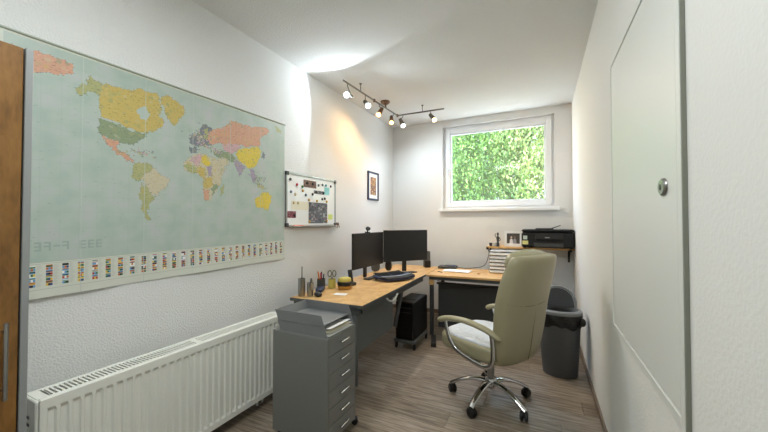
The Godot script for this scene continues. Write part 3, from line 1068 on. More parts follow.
func build_drawer_unit():
	var u = thing("drawer_unit", "grey steel drawer unit on casters in front of the radiator end", "drawer unit", Vector3(-1.345, 0, -1.745))
	var x0 := -0.215
	var x1 := 0.212
	var z0 := 0.16
	var z1 := -0.16
	var y0 := 0.055
	var y1 := 0.69
	var s := st0()
	box_between(s, Vector3(x0, y0, z0 - 0.012), Vector3(x1, y1 - 0.004, z0), 0.003)
	box_between(s, Vector3(x0, y0, z1), Vector3(x1, y1 - 0.004, z1 + 0.012), 0.003)
	box_between(s, Vector3(x0, y0, z1 + 0.012), Vector3(x0 + 0.012, y1 - 0.004, z0 - 0.012), 0.001)
	box_between(s, Vector3(x0 + 0.012, y0, z1 + 0.012), Vector3(x1 - 0.02, y0 + 0.012, z0 - 0.012), 0.001)
	part(s, "body", M.grey_steel, u)
	s = st0()
	box_between(s, Vector3(x0, y1 - 0.006, z1), Vector3(x1, y1, z0), 0.003)
	part(s, "top", M.grey_steel, u)
	var n := 6
	var hh := (y1 - y0 - 0.012) / n
	for k in n:
		var ya := y0 + 0.006 + k * hh
		s = st0()
		box_between(s, Vector3(x1 - 0.40, ya + 0.002, z1 + 0.015), Vector3(x1 + 0.001, ya + hh - 0.003, z0 - 0.015), 0.002)
		var dr = part(s, "drawer", M.grey_steel, u)
		s = st0()
		var yh := ya + hh * 0.58
		tube(s, [Vector3(x1 + 0.02, yh, -0.045), Vector3(x1 + 0.02, yh, 0.045)], 0.0055, 8)
		for zz in [-0.035, 0.035]:
			tube(s, [Vector3(x1, yh, zz), Vector3(x1 + 0.02, yh, zz)], 0.004, 6)
		part(s, "handle", M.chrome, dr)
	for cx in [-0.17, 0.19]:
		for cz in [-0.185 if cx > 0 else -0.13, 0.13]:
			s = st0()
			lathe(s, [0.0, -0.012, 0.02, -0.011, 0.024, -0.006, 0.024, 0.006, 0.02, 0.011, 0.0, 0.012], 16, Transform3D(Basis(Vector3.RIGHT, PI / 2), Vector3(cx, 0.024, cz)))
			var w = part(s, "caster", M.black_rubber, u)
			s = st0()
			bx(s, Vector3(cx, 0.045, cz), Vector3(0.03, 0.018, 0.03), 0.003)
			tube(s, [Vector3(cx, 0.045, cz), Vector3(cx, 0.062, cz)], 0.006, 8)
			part(s, "fork", M.blue_dark, w)
	# two stacked letter trays, open towards the room
	for k in 2:
		var y := 0.69 + k * 0.066
		var shift := -0.022 * k
		var t = thing("letter_tray", ["lower silver letter tray holding papers on the grey drawer unit", "upper empty silver letter tray on the grey drawer unit"][k], "letter tray", Vector3(-1.325 + shift, y, -1.742))
		s = st0()
		var L := 0.345
		var Wd := 0.30
		bx(s, Vector3(0.0, 0.003, 0.0), Vector3(L, 0.004, Wd - 0.01), 0.001)
		part(s, "bottom", M.tray_silver, t)
		for sg in [-1.0, 1.0]:
			s = st0()
			slab(s, PackedVector2Array([Vector2(-L / 2 + 0.0, 0.0), Vector2(L / 2 + 0.015, 0.0), Vector2(L / 2 - 0.012, 0.064), Vector2(-L / 2 - 0.028, 0.064)]), 0.004, Transform3D(Basis(), Vector3(0, 0, sg * Wd / 2)))
			part(s, "side", M.tray_silver, t)
		s = st0()
		slab(s, PackedVector2Array([Vector2(-Wd / 2, 0), Vector2(Wd / 2, 0), Vector2(Wd / 2, 0.066), Vector2(-Wd / 2, 0.066)]), 0.004, Transform3D(Basis(Vector3.UP, PI / 2).rotated(Vector3.BACK, 0.4), Vector3(-L / 2 - 0.001, 0.0, 0)))
		part(s, "back", M.tray_silver, t)
	var rng := RandomNumberGenerator.new()
	rng.seed = 4
	for k in 3:
		var m := st0()
		var rows := []
		for i in 9:
			var q := float(i) / 8.0
			var lift := 0.012 * q * q * k
			rows.append(Vector3(-0.15 + 0.31 * q, lift, 0))
		m.set_smooth_group(1)
		for i in 8:
			var wz := 0.13 - 0.008 * k
			for sd in [0.0, -0.0012]:
				var dn := Vector3(0, sd, 0)
				face(m, [rows[i] + dn + Vector3(0, 0, wz), rows[i + 1] + dn + Vector3(0, 0, wz), rows[i + 1] + dn - Vector3(0, 0, wz), rows[i] + dn - Vector3(0, 0, wz)], Vector3(0, 1 if sd == 0.0 else -1, 0))
		single(m, "paper_sheet", M.paper_white if k % 2 == 0 else M.paper_cream, ["lowest flat sheet of paper in the lower silver letter tray", "middle sheet of paper in the lower silver letter tray", "topmost curled sheet of paper in the lower silver letter tray"][k], "paper", Vector3(-1.305 + rng.randf_range(-0.006, 0.012), 0.699 + k * 0.007, -1.742), rng.randf_range(-0.03, 0.03), "papers in the letter tray")

# chair: local -z is where the sitter looks
func back_spine(t: float) -> Vector3:   # (z, y, width)
	var keys := [Vector3(0.235, 0.385, 0.44), Vector3(0.262, 0.50, 0.52), Vector3(0.285, 0.66, 0.56), Vector3(0.308, 0.82, 0.575), Vector3(0.345, 0.98, 0.565), Vector3(0.378, 1.10, 0.52), Vector3(0.388, 1.155, 0.47)]
	var f := clampf(t, 0.0, 0.9999) * (keys.size() - 1)
	var i := int(f)
	var a: Vector3 = keys[maxi(i - 1, 0)]
	var b: Vector3 = keys[mini(i + 2, keys.size() - 1)]
	return keys[i].cubic_interpolate(keys[i + 1], a, b, f - i)

func build_chair():
	var yaw := deg_to_rad(CHAIR_YAW)
	var c = thing("office_chair", "cream leather swivel chair with chrome arms and star base", "office chair", CHAIR_AT, yaw)
	var s := st0()
	var rr := []
	var n := 28
	for j in 27:
		var t := j / 26.0
		var k := back_spine(t)
		var edge := 1.0 - pow(absf(t * 2.0 - 1.0), 16.0)
		var th := (0.05 + 0.012 * sin(t * PI)) * pow(maxf(edge, 0.0), 0.5) + 0.004
		var wid := k.z * 0.5 * (0.86 + 0.14 * pow(maxf(edge, 0.0), 0.5))
		var ring := []
		for q in n:
			var a := TAU * q / n
			var ca := cos(a)
			var sa := sin(a)
			var px := signf(ca) * pow(absf(ca), 0.5) * wid
			var pz := signf(sa) * pow(absf(sa), 0.62) * th
			pz -= 0.10 * pow(absf(px) / 0.26, 2.0) * 0.35     # wings wrap forward
			ring.append(Vector3(px, k.y, k.x + pz))
		rr.append(ring)
	rings(s, rr)
	var back = part(s, "backrest", M.cream_leather, c)
	# seams on the rear
	s = st0()
	var line := []
	for j in 14:
		var k := back_spine(0.05 + 0.44 * j / 13.0)
		line.append(Vector3(0.0, k.y, k.x + 0.0635))
	tube(s, line, 0.0026, 5)
	part(s, "seam", mat("seam_olive", c8(112, 107, 78), 0.6), back)
	s = st0()
	line = []
	for j in 17:
		var q := (j / 16.0 - 0.5) * 2.0
		var k := back_spine(0.52 - 0.03 * (1.0 - q * q))
		var px := q * 0.262
		line.append(Vector3(px, k.y, k.x + 0.0632 * pow(maxf(0.0, 1.0 - pow(absf(px) / 0.2885, 4.0)), 0.31) - 0.035 * pow(absf(px) / 0.26, 2.0)))
	tube(s, line, 0.0026, 5)
	part(s, "seam", M.seam_olive, back)
	# front pads and the rolled headrest
	s = st0()
	cushion(s, Vector3(0, 1.10, 0.315), Vector3(0.46, 0.16, 0.15), 3.2, Basis(Vector3.RIGHT, 0.25))
	part(s, "headrest", M.cream_leather, c)
	s = st0()
	cushion(s, Vector3(0, 0.90, 0.272), Vector3(0.45, 0.27, 0.10), 3.6, Basis(Vector3.RIGHT, 0.12))
	cushion(s, Vector3(0, 0.66, 0.225), Vector3(0.45, 0.26, 0.12), 3.6, Basis(Vector3.RIGHT, 0.06))
	part(s, "back_pad", M.cream_leather, c)
	s = st0()
	cushion(s, Vector3(0, 0.45, -0.03), Vector3(0.55, 0.14, 0.60), 5.0)
	var seat = part(s, "seat", M.cream_leather, c)
	s = st0()
	cushion(s, Vector3(0, 0.502, -0.035), Vector3(0.50, 0.055, 0.55), 4.5)
	part(s, "seat_cover", M.pale_cover, seat)
	# arms
	for sg in [-1.0, 1.0]:
		s = st0()
		var path := curve([Vector3(0.275 * sg, 0.595, 0.275), Vector3(0.29 * sg, 0.64, 0.18), Vector3(0.302 * sg, 0.665, 0.02), Vector3(0.305 * sg, 0.655, -0.12), Vector3(0.302 * sg, 0.632, -0.215), Vector3(0.30 * sg, 0.612, -0.25)], 5)
		var rad := []
		for i in path.size():
			var q := float(i) / (path.size() - 1)
			rad.append(0.033 * pow(maxf(0.05, 1.0 - pow(absf(q * 2.0 - 1.0), 10.0)), 0.4) * (0.85 + 0.25 * q))
		tube(s, path, rad, 12, 0.62)
		var arm = part(s, "arm_pad", M.cream_leather, c)
		s = st0()
		tube(s, curve([Vector3(0.30 * sg, 0.625, -0.19), Vector3(0.305 * sg, 0.57, -0.175), Vector3(0.305 * sg, 0.49, -0.14), Vector3(0.30 * sg, 0.425, -0.07), Vector3(0.295 * sg, 0.39, 0.09), Vector3(0.29 * sg, 0.39, 0.17), Vector3(0.287 * sg, 0.43, 0.215), Vector3(0.285 * sg, 0.52, 0.22), Vector3(0.287 * sg, 0.62, 0.21)], 5), 0.017, 10, 0.55, Vector3.RIGHT)
		part(s, "arm_bracket", M.chrome, arm)
		s = st0()
		box_between(s, Vector3(sg * 0.12, 0.385, 0.05), Vector3(sg * 0.295, 0.397, 0.10), 0.003)
		part(s, "arm_mount", M.chrome, arm)
	# mechanism and lift
	s = st0()
	bx(s, Vector3(0, 0.375, 0.0), Vector3(0.19, 0.045, 0.26), 0.01)
	part(s, "tilt_mechanism", M.black_plastic, c)
	s = st0()
	tube(s, curve([Vector3(-0.08, 0.37, -0.02), Vector3(-0.2, 0.365, -0.03), Vector3(-0.25, 0.36, -0.03)]), 0.006, 6)
	part(s, "height_lever", M.black_plastic, c)
	s = st0()
	lathe(s, [0.026, 0.10, 0.026, 0.27, 0.022, 0.275, 0.016, 0.276, 0.016, 0.36], 18)
	part(s, "gas_lift", M.steel, c)
	s = st0()
	lathe(s, [0.034, 0.112, 0.046, 0.12, 0.048, 0.165, 0.04, 0.178, 0.028, 0.182], 20)
	var hub = part(s, "hub", M.chrome, c)
	for k in 5:
		var a := deg_to_rad(180.0 + 72.0 * k) + yaw
		var dr := Vector3(cos(a), 0, sin(a))
		s = st0()
		var pts := curve([dr * 0.03 + Vector3(0, 0.15, 0), dr * 0.12 + Vector3(0, 0.15, 0), dr * 0.22 + Vector3(0, 0.12, 0), dr * 0.315 + Vector3(0, 0.07, 0)], 4)
		var rad := []
		for i in pts.size():
			rad.append(lerpf(0.031, 0.021, float(i) / (pts.size() - 1)))
		tube(s, pts, rad, 10, 0.55)
		var leg = part(s, "base_leg", M.chrome, c)
		var turn := a + 0.9 * (k % 3) - 0.6
		var ax := Vector3(cos(turn), 0, sin(turn))
		s = st0()
		for sg in [-1.0, 1.0]:
			var b := Basis(ax.cross(Vector3.UP), ax, Vector3.UP)
			lathe(s, [0.0, -0.012, 0.026, -0.011, 0.033, -0.005, 0.033, 0.005, 0.026, 0.011, 0.0, 0.012], 16, Transform3D(b, dr * 0.30 + Vector3(0, 0.033, 0) + ax * 0.016 * sg))
		lathe(s, [0.016, 0.028, 0.018, 0.05, 0.012, 0.06, 0.006, 0.062], 12, Transform3D(Basis(), dr * 0.30))
		part(s, "caster", M.black_plastic, leg)

func build_bin():
	var at := Vector3(0.145, 0, -3.40)
	var b = thing("waste_bin", "dark grey waste bin with black liner and raised lid by the right wall", "bin", at)
	var e := 0.86
	var s := st0()
	lathe(s, [0.135, 0.0, 0.142, 0.004, 0.150, 0.10, 0.160, 0.28, 0.172, 0.53, 0.176, 0.545, 0.168, 0.545, 0.13, 0.02, 0.0, 0.018], 40, Transform3D(), 1.0, e)
	part(s, "body", M.bin_grey, b)
	# liner pulled over the rim, ragged hem
	s = st0()
	var rr := []
	for j in 7:
		var ring := []
		for k in 56:
			var a := TAU * k / 56
			var wob := 0.004 * sin(a * 9.0 + j) + 0.003 * sin(a * 17.0 - j * 2.0)
			var r: float = [0.165, 0.176, 0.181, 0.184, 0.185, 0.183, 0.179][j] + wob * (0.3 if j < 2 else 1.0)
			var y: float = [0.552, 0.556, 0.545, 0.52, 0.49, 0.465, 0.448][j] + (0.012 * sin(a * 4.0 + 1.0) + 0.007 * sin(a * 11.0) if j > 4 else 0.0)
			ring.append(Vector3(cos(a) * r, y, sin(a) * r * e))
		rr.append(ring)
	rings(s, rr, false, false)
	# knot of the liner on the room side
	cushion(s, Vector3(0.172, 0.50, 0.075), Vector3(0.06, 0.075, 0.05), 2.2, Basis(Vector3.UP, 0.4), 14, 8)
	part(s, "liner", M.bag_black, b)
	s = st0()
	lathe(s, [0.150, 0.553, 0.182, 0.553, 0.186, 0.560, 0.184, 0.578, 0.172, 0.588, 0.152, 0.590, 0.148, 0.58, 0.150, 0.553], 44, Transform3D(), 1.0, e, false)
	part(s, "rim", M.bin_rim, b)
	# lid, hinged up and leaning back
	s = st0()
	var lid := Node3D.new()
	var tilt := Basis(Vector3.RIGHT, deg_to_rad(-14.0))
	var org := Vector3(-0.01, 0.585, -0.085)
	var pts := PackedVector2Array()
	var inner := PackedVector2Array()
	for k in 25:
		var a := PI * k / 24.0
		pts.append(Vector2(cos(a) * 0.15, pow(sin(a), 0.7) * 0.185))
		inner.append(Vector2(cos(a) * 0.135, pow(sin(a), 0.7) * 0.17 + 0.002))
	lid.free()
	slab(s, inner, 0.012, Transform3D(tilt, org))
	var flap = part(s, "lid", mat("lid_dark", c8(52, 54, 56), 0.5), b)
	s = st0()
	var path := []
	for p in pts:
		path.append(Transform3D(tilt, org) * Vector3(p.x, p.y, 0))
	tube(s, path, 0.010, 8)
	part(s, "lid_rim", M.bin_rim, flap)

func monitor(label, a: Vector2, b: Vector2, y0, y1, foot_push):
	var mid := (a + b) * 0.5
	var w := a.distance_to(b) - 0.004
	var dir := (b - a).normalized()       # left to right as the sitter sees it
	var n := Vector2(-dir.y, dir.x)       # towards the sitter
	var yaw := atan2(n.x, n.y)
	var m = thing("monitor", label, "monitor", Vector3(mid.x, 0.74, mid.y), yaw)
	var lo: float = y0 - 0.74
	var hi: float = y1 - 0.74
	var s := st0()
	box_between(s, Vector3(-w / 2, lo, -0.022), Vector3(w / 2, hi, 0.0), 0.004)
	box_between(s, Vector3(-w * 0.28, lo + 0.05, -0.05), Vector3(w * 0.28, hi - 0.07, -0.02), 0.012)
	part(s, "housing", M.black_plastic, m)
	s = st0()
	box_between(s, Vector3(-w / 2 + 0.008, lo + 0.02, -0.001), Vector3(w / 2 - 0.008, hi - 0.008, 0.0012), 0.0005)
	part(s, "screen", M.screen_black, m)
	s = st0()
	bx(s, Vector3(0, (lo + 0.2) * 0.5, -0.06), Vector3(0.06, lo + 0.18, 0.022), 0.006)
	part(s, "stand_neck", M.black_plastic, m)
	s = st0()
	slab(s, PackedVector2Array([Vector2(-0.12, -foot_push), Vector2(0.12, -foot_push), Vector2(0.10, 0.02), Vector2(-0.10, 0.02)]), 0.012, Transform3D(Basis(Vector3.RIGHT, -PI / 2), Vector3(0, 0.006, 0)))
	part(s, "stand_foot", M.black_plastic, m)
	return m

func build_monitors():
	monitor("black flat monitor carrying the webcam, left of the pair", Vector2(-1.772, -2.925), Vector2(-1.747, -3.60), 0.873, 1.258, 0.06)
	monitor("black flat monitor angled across the desk corner, right of the pair", Vector2(-1.745, -3.605), Vector2(-1.34, -4.085), 0.885, 1.278, 0.06)
	var w = thing("webcam", "small round black webcam clipped on top of the left monitor", "webcam", Vector3(-1.773, 1.258, -3.25), deg_to_rad(87))
	var s := st0()
	bx(s, Vector3(0, 0.006, -0.005), Vector3(0.05, 0.012, 0.045), 0.003)
	tube(s, [Vector3(0, 0.01, -0.005), Vector3(0, 0.03, -0.005)], 0.008, 8)
	part(s, "clip", M.black_plastic, w)
	s = st0()
	cushion(s, Vector3(0, 0.046, 0), Vector3(0.055, 0.05, 0.05), 2.2, Basis(), 16, 10)
	var ball = part(s, "body", mat("cam_grey", c8(52, 56, 62), 0.35), w)
	s = st0()
	lathe(s, [0.014, 0.0, 0.014, 0.004, 0.009, 0.006, 0.0, 0.006], 14, Transform3D(Basis(Vector3.RIGHT, PI / 2), Vector3(0, 0.046, 0.022)))
	part(s, "lens", M.black_gloss, ball)
	# speaker beside the right monitor
	var sp = thing("speaker", "small black desktop speaker standing beside the right monitor", "speaker", Vector3(-1.455, 0.74, -4.41), deg_to_rad(35))
	s = st0()
	bx(s, Vector3(0, 0.05, 0), Vector3(0.085, 0.10, 0.09), 0.006)
	part(s, "body", M.black_plastic, sp)
	s = st0()
	bx(s, Vector3(0, 0.165, 0), Vector3(0.075, 0.13, 0.08), 0.006)
	part(s, "grille", M.mid_grey, sp)
	# grey disc-shaped things on the desk behind the screens
	var hs = thing("headset", "grey headset lying on edge below the left monitor", "headset", Vector3(-1.86, 0.74, -3.78), deg_to_rad(50))
	hs.scale = Vector3.ONE * 1.3
	s = st0()
	cushion(s, Vector3(-0.065, 0.055, 0), Vector3(0.09, 0.10, 0.04), 2.8, Basis(), 18, 10)
	part(s, "ear_cup", M.mid_grey, hs)
	s = st0()
	cushion(s, Vector3(0.075, 0.055, 0), Vector3(0.07, 0.10, 0.04), 2.8, Basis(), 18, 10)
	part(s, "ear_cup", M.black_plastic, hs)
	s = st0()
	tube(s, curve([Vector3(-0.065, 0.09, 0), Vector3(-0.03, 0.125, -0.01), Vector3(0.03, 0.13, -0.01), Vector3(0.075, 0.09, 0)]), 0.009, 8)
	part(s, "headband", M.black_plastic, hs)
	# keyboard with palm rest, turned to the sitter
	var kb = thing("keyboard", "dark wave-shaped ergonomic keyboard with palm rest in front of the monitors", "keyboard", Vector3(-1.475, 0.757, -3.33), deg_to_rad(64))
	kb.rotation.x = 0.12
	for fx in [-0.18, 0.18]:
		var fs := st0()
		bx(fs, Vector3(fx, -0.006, -0.09), Vector3(0.03, 0.04, 0.012), 0.003)
		part(fs, "foot", M.black_rubber, kb)
	kb.scale = Vector3(1.0, 1.0, 1.12)
	s = st0()
	var top := PackedVector2Array([Vector2(-0.245, -0.06), Vector2(-0.20, 0.10), Vector2(-0.07, 0.135), Vector2(0.07, 0.135), Vector2(0.20, 0.10), Vector2(0.25, -0.05), Vector2(0.22, -0.12), Vector2(0.08, -0.15), Vector2(-0.08, -0.15), Vector2(-0.21, -0.12)])
	var lay := Basis(Vector3.RIGHT, PI / 2 - 0.05)
	slab(s, top, 0.016, Transform3D(lay, Vector3(0, 0.018, 0)))
	part(s, "base", M.blue_dark, kb)
	var key_mesh := st0()
	bx(key_mesh, Vector3.ZERO, Vector3(0.0165, 0.007, 0.0165), 0.0025)
	var km := done(key_mesh)
	for row in 5:
		for col in 18:
			if col == 8 and row > 0:
				continue
			var px := -0.185 + col * 0.0212
			put(km, "key", M.black_plastic, kb, Vector3(px, 0.0335 - 0.0009 * row * 2.0, -0.115 + row * 0.0212 + 0.012 * cos(px * 9.0) - 0.01))
	s = st0()
	slab(s, PackedVector2Array([Vector2(-0.225, 0.025), Vector2(0.0, 0.06), Vector2(0.23, 0.025), Vector2(0.20, 0.098), Vector2(0.07, 0.132), Vector2(-0.07, 0.132), Vector2(-0.20, 0.098)]), 0.014, Transform3D(lay, Vector3(0, 0.029, 0)))
	part(s, "palm_rest", mat("palm_black", c8(24, 28, 38), 0.6), kb)
	s = st0()
	tube(s, curve([Vector3(-0.21, 0.036, 0.02), Vector3(0.0, 0.036, 0.05), Vector3(0.22, 0.036, 0.02)]), 0.006, 6)
	part(s, "trim", mat("trim_silver", c8(170, 176, 186), 0.35, 0.4), kb)

func build_shelf():
	var B := ROOM_BACK
	var sh = thing("wall_shelf", "narrow wooden wall shelf below the window carrying the printer", "shelf", Vector3(-0.15, 1.03, B + 0.135))
	var s := st0()
	box_between(s, Vector3(-0.52, 0.0, -0.135), Vector3(0.515, 0.024, 0.135), 0.003)
	part(s, "board", M.shelf_wood, sh)
	for x in [-0.50, 0.47]:
		s = st0()
		box_between(s, Vector3(x - 0.012, -0.012, -0.135), Vector3(x + 0.012, 0.0, 0.15), 0.002)
		box_between(s, Vector3(x - 0.012, -0.17, -0.135), Vector3(x + 0.012, 0.0, -0.123), 0.002)
		tube(s, [Vector3(x, -0.15, -0.125), Vector3(x, -0.01, 0.09)], 0.007, 6)
		cushion(s, Vector3(x, -0.002, 0.152), Vector3(0.036, 0.036, 0.03), 2.4, Basis(), 12, 8)
		part(s, "bracket", M.black_plastic, sh)
	# printer
	var p = thing("printer", "wide black inkjet printer on the shelf by the right wall", "printer", Vector3(0.068, 1.054, B + 0.19))
	p.scale = Vector3(1.03, 1.13, 1.0)
	s = st0()
	box_between(s, Vector3(-0.285, 0.008, -0.17), Vector3(0.285, 0.175, 0.15), 0.016)
	part(s, "body", M.printer_black, p)
	s = st0()
	box_between(s, Vector3(-0.283, 0.178, -0.165), Vector3(0.283, 0.205, 0.15), 0.010)
	var lid = part(s, "scanner_lid", M.printer_black, p)
	s = st0()
	bx(s, Vector3(-0.03, 0.21, 0.03), Vector3(0.20, 0.016, 0.20), 0.006)
	bx(s, Vector3(0.08, 0.228, 0.04), Vector3(0.14, 0.006, 0.16), 0.002, Basis(Vector3.BACK, 0.35))
	part(s, "document_feeder", M.printer_black, lid)
	s = st0()
	bx(s, Vector3(0.02, 0.13, 0.158), Vector3(0.30, 0.075, 0.02), 0.005, Basis(Vector3.RIGHT, -0.25))
	var cp = part(s, "control_panel", M.printer_black, p)
	s = st0()
	bx(s, Vector3(0.0, 0.118, 0.171), Vector3(0.05, 0.009, 0.004), 0.001, Basis(Vector3.RIGHT, -0.25))
	part(s, "name_plate", M.steel, cp)
	s = st0()
	box_between(s, Vector3(-0.15, 0.012, 0.15), Vector3(0.17, 0.06, 0.162), 0.004)
	part(s, "paper_tray", M.dark_grey, p)
	for k in 2:
		s = st0()
		bx(s, Vector3(-0.243, 0.115 - 0.055 * k, 0.151), Vector3(0.066 - 0.02 * (1 - k), 0.042, 0.002), 0.0005)
		part(s, "sticker", mat("sticker_%d" % k, [c8(196, 206, 196), c8(222, 214, 140)][k], 0.6), p)
	s = st0()
	for x in [-0.25, 0.25]:
		for z in [-0.14, 0.12]:
			bx(s, Vector3(x, 0.004, z), Vector3(0.03, 0.008, 0.03), 0.001)
	part(s, "foot", M.black_rubber, p)
	# framed photo of two people against a dark ground
	var im := Image.create(160, 120, false, Image.FORMAT_RGB8)
	im.fill(c8(70, 62, 52))
	for k in 160:
		im.fill_rect(Rect2i((k * 37) % 156, (k * 53) % 116, 5, 4), [c8(84, 76, 60), c8(58, 50, 44), c8(98, 88, 66)][k % 3])
	for q in [[60, 48, 14, c8(206, 176, 156)], [100, 44, 14, c8(120, 88, 76)]]:
		for a in range(-q[2], q[2] + 1):
			var ww := int(sqrt(q[2] * q[2] - a * a) * 0.85)
			im.fill_rect(Rect2i(q[0] - ww, q[1] + a, ww * 2, 1), q[3])
	fill_poly(im, PackedVector2Array([Vector2(38, 120), Vector2(44, 72), Vector2(60, 62), Vector2(76, 72), Vector2(82, 120)]), c8(226, 222, 220))
	fill_poly(im, PackedVector2Array([Vector2(80, 120), Vector2(84, 70), Vector2(100, 58), Vector2(118, 70), Vector2(124, 120)]), c8(150, 148, 152))
	var fr = thing("framed_photo", "wide white frame with a photo of two people on the shelf", "framed photo", Vector3(-0.337, 1.054, B + 0.2))
	s = st0()
	var lean := Transform3D(Basis(Vector3.RIGHT, -0.12), Vector3.ZERO)
	for q in [[Vector3(-0.092, 0.1, 0), Vector3(0.03, 0.2, 0.016)], [Vector3(0.095, 0.1, 0), Vector3(0.024, 0.2, 0.016)], [Vector3(0, 0.19, 0), Vector3(0.17, 0.03, 0.016)], [Vector3(0, 0.02, 0), Vector3(0.17, 0.04, 0.016)]]:
		bx(s, lean * q[0], q[1], 0.002, lean.basis)
	var rim = part(s, "frame", M.paper_white, fr)
	var ph = put(sheet(0.168, 0.142), "photo", print_material("photo_two", im, 0.4), fr, lean * Vector3(0, 0.108, 0.002))
	ph.rotation.x = -0.12
	s = st0()
	bx(s, lean * Vector3(0, 0.10, -0.006), Vector3(0.19, 0.19, 0.004), 0.001, lean.basis)
	tube(s, [lean * Vector3(0, 0.13, -0.008), Vector3(0, 0.003, -0.075)], 0.004, 6)
	part(s, "backing", M.dark_grey, rim)
	# figurine and small glasses
	var fg = thing("figurine", "slim dark figurine standing beside the photo frame on the shelf", "figurine", Vector3(-0.525, 1.054, B + 0.22))
	s = st0()
	lathe(s, [0.022, 0.0, 0.024, 0.01, 0.016, 0.03, 0.013, 0.07, 0.02, 0.10, 0.017, 0.125, 0.007, 0.14, 0.013, 0.155, 0.014, 0.17, 0.008, 0.183, 0.0, 0.186], 14)
	part(s, "body", M.dark_grey, fg)
	s = st0()
	tube(s, curve([Vector3(0.016, 0.12, 0), Vector3(0.032, 0.09, 0.01), Vector3(0.012, 0.07, 0.02)]), 0.005, 6)
	tube(s, curve([Vector3(-0.016, 0.12, 0), Vector3(-0.034, 0.14, 0.005), Vector3(-0.03, 0.17, 0.0)]), 0.005, 6)
	part(s, "arms", M.dark_grey, fg)
	for k in 3:
		s = st0()
		lathe(s, [0.016, 0.0, 0.019, 0.003, 0.021, 0.045, 0.018, 0.045, 0.016, 0.006, 0.0, 0.005], 16)
		single(s, "shot_glass", [mat("glass_dark", c8(58, 60, 64), 0.15), mat("glass_pale", c8(196, 200, 196), 0.15), mat("glass_dark", c8(58, 60, 64), 0.15)][k], ["dark little glass at the left end of the shelf", "pale little glass between two dark ones on the shelf", "dark little glass in front of the slim figurine"][k], "glass", Vector3(-0.615 + 0.047 * k, 1.054, B + 0.235 + 0.012 * k), 0.0, "little glasses on the shelf")
	# drawer box with white trays
	var bxs = thing("drawer_box", "white desktop drawer box with flat drawers under the wall shelf", "drawer box", Vector3(-0.415, 0.74, -4.42), deg_to_rad(1.0))
	s = st0()
	box_between(s, Vector3(-0.18, 0, -0.17), Vector3(-0.174, 0.275, 0.15), 0.002)
	box_between(s, Vector3(0.174, 0, -0.17), Vector3(0.18, 0.275, 0.15), 0.002)
	box_between(s, Vector3(-0.174, 0.268, -0.17), Vector3(0.174, 0.275, 0.15), 0.002)
	box_between(s, Vector3(-0.174, 0, -0.17), Vector3(0.174, 0.006, 0.15), 0.002)
	box_between(s, Vector3(-0.174, 0.006, -0.17), Vector3(0.174, 0.268, -0.164), 0.002)
	part(s, "case", mat("case_grey", c8(176, 176, 172), 0.5), bxs)
	for k in 6:
		s = st0()
		var ya := 0.009 + k * 0.0435
		box_between(s, Vector3(-0.172, ya, -0.15), Vector3(0.172, ya + 0.03, 0.158), 0.003)
		box_between(s, Vector3(-0.172, ya, 0.158), Vector3(0.172, ya + 0.016, 0.168), 0.003)
		part(s, "drawer", M.white_gloss, bxs)

func build_under_desk():
	var pc = thing("computer_tower", "black computer tower standing under the desk corner", "computer", Vector3(-1.345, 0.0, -3.53))
	var s := st0()
	box_between(s, Vector3(-0.105, 0.10, -0.23), Vector3(0.105, 0.51, 0.23), 0.006)
	part(s, "case", M.black_plastic, pc)
	s = st0()
	box_between(s, Vector3(-0.1, 0.11, 0.23), Vector3(0.1, 0.50, 0.246), 0.008)
	var fp = part(s, "front_panel", M.black_gloss, pc)
	s = st0()
	for yy in [0.45, 0.40]:
		bx(s, Vector3(0, yy, 0.247), Vector3(0.15, 0.004, 0.003), 0.001)
	part(s, "drive_slot", M.dark_grey, fp)
	s = st0()
	bx(s, Vector3(0, 0.507, -0.05), Vector3(0.19, 0.014, 0.30), 0.005)
	part(s, "top_vent", M.dark_grey, pc)
	var dl = thing("computer_stand", "low grey wheeled stand under the black computer tower", "stand", Vector3(-1.345, 0, -3.53))
	s = st0()
	box_between(s, Vector3(-0.12, 0.07, -0.2), Vector3(0.125, 0.10, 0.25), 0.004)
	part(s, "platform", M.mid_grey, dl)
	for x in [-0.1, 0.11]:
		for z in [-0.17, 0.22]:
			s = st0()
			lathe(s, [0.0, -0.01, 0.02, -0.01, 0.03, -0.005, 0.03, 0.005, 0.02, 0.01, 0.0, 0.01], 14, Transform3D(Basis(Vector3.BACK, PI / 2), Vector3(x, 0.03, z)))
			bx(s, Vector3(x, 0.06, z), Vector3(0.026, 0.02, 0.026), 0.003)
			part(s, "caster", M.black_rubber, dl)
	s = st0()
	tube(s, curve([Vector3(-1.236, 0.70, -2.62), Vector3(-1.232, 0.665, -2.68), Vector3(-1.232, 0.66, -2.78), Vector3(-1.24, 0.695, -2.86)]), 0.008, 6)
	single(s, "cable", mat("cable_pale", c8(190, 190, 182), 0.5), "pale looped cable clipped under the long desk edge", "cable")
	# power strip beside the tower
	var ps = thing("power_strip", "black power strip on the floor beside the computer tower", "power strip", Vector3(-1.12, 0, -3.62), 0.3)
	s = st0()
	bx(s, Vector3(0, 0.022, 0), Vector3(0.055, 0.044, 0.30), 0.006)
	part(s, "body", M.black_plastic, ps)
	for k in 4:
		s = st0()
		lathe(s, [0.019, 0.0, 0.019, 0.002, 0.016, 0.002, 0.015, 0.0], 12, Transform3D(Basis(), Vector3(0, 0.0445, -0.1 + 0.065 * k)))
		part(s, "socket", M.dark_grey, ps)

func wall_thing(mesh, called, m, label, category, u, v, out, group := ""):
	# on the whiteboard: u metres from its near edge, v above its lower edge
	return tag(put(mesh, called, m, null, Vector3(ROOM_LEFT + out, 1.335 + v, -2.345 - u), PI / 2), label, category, group)

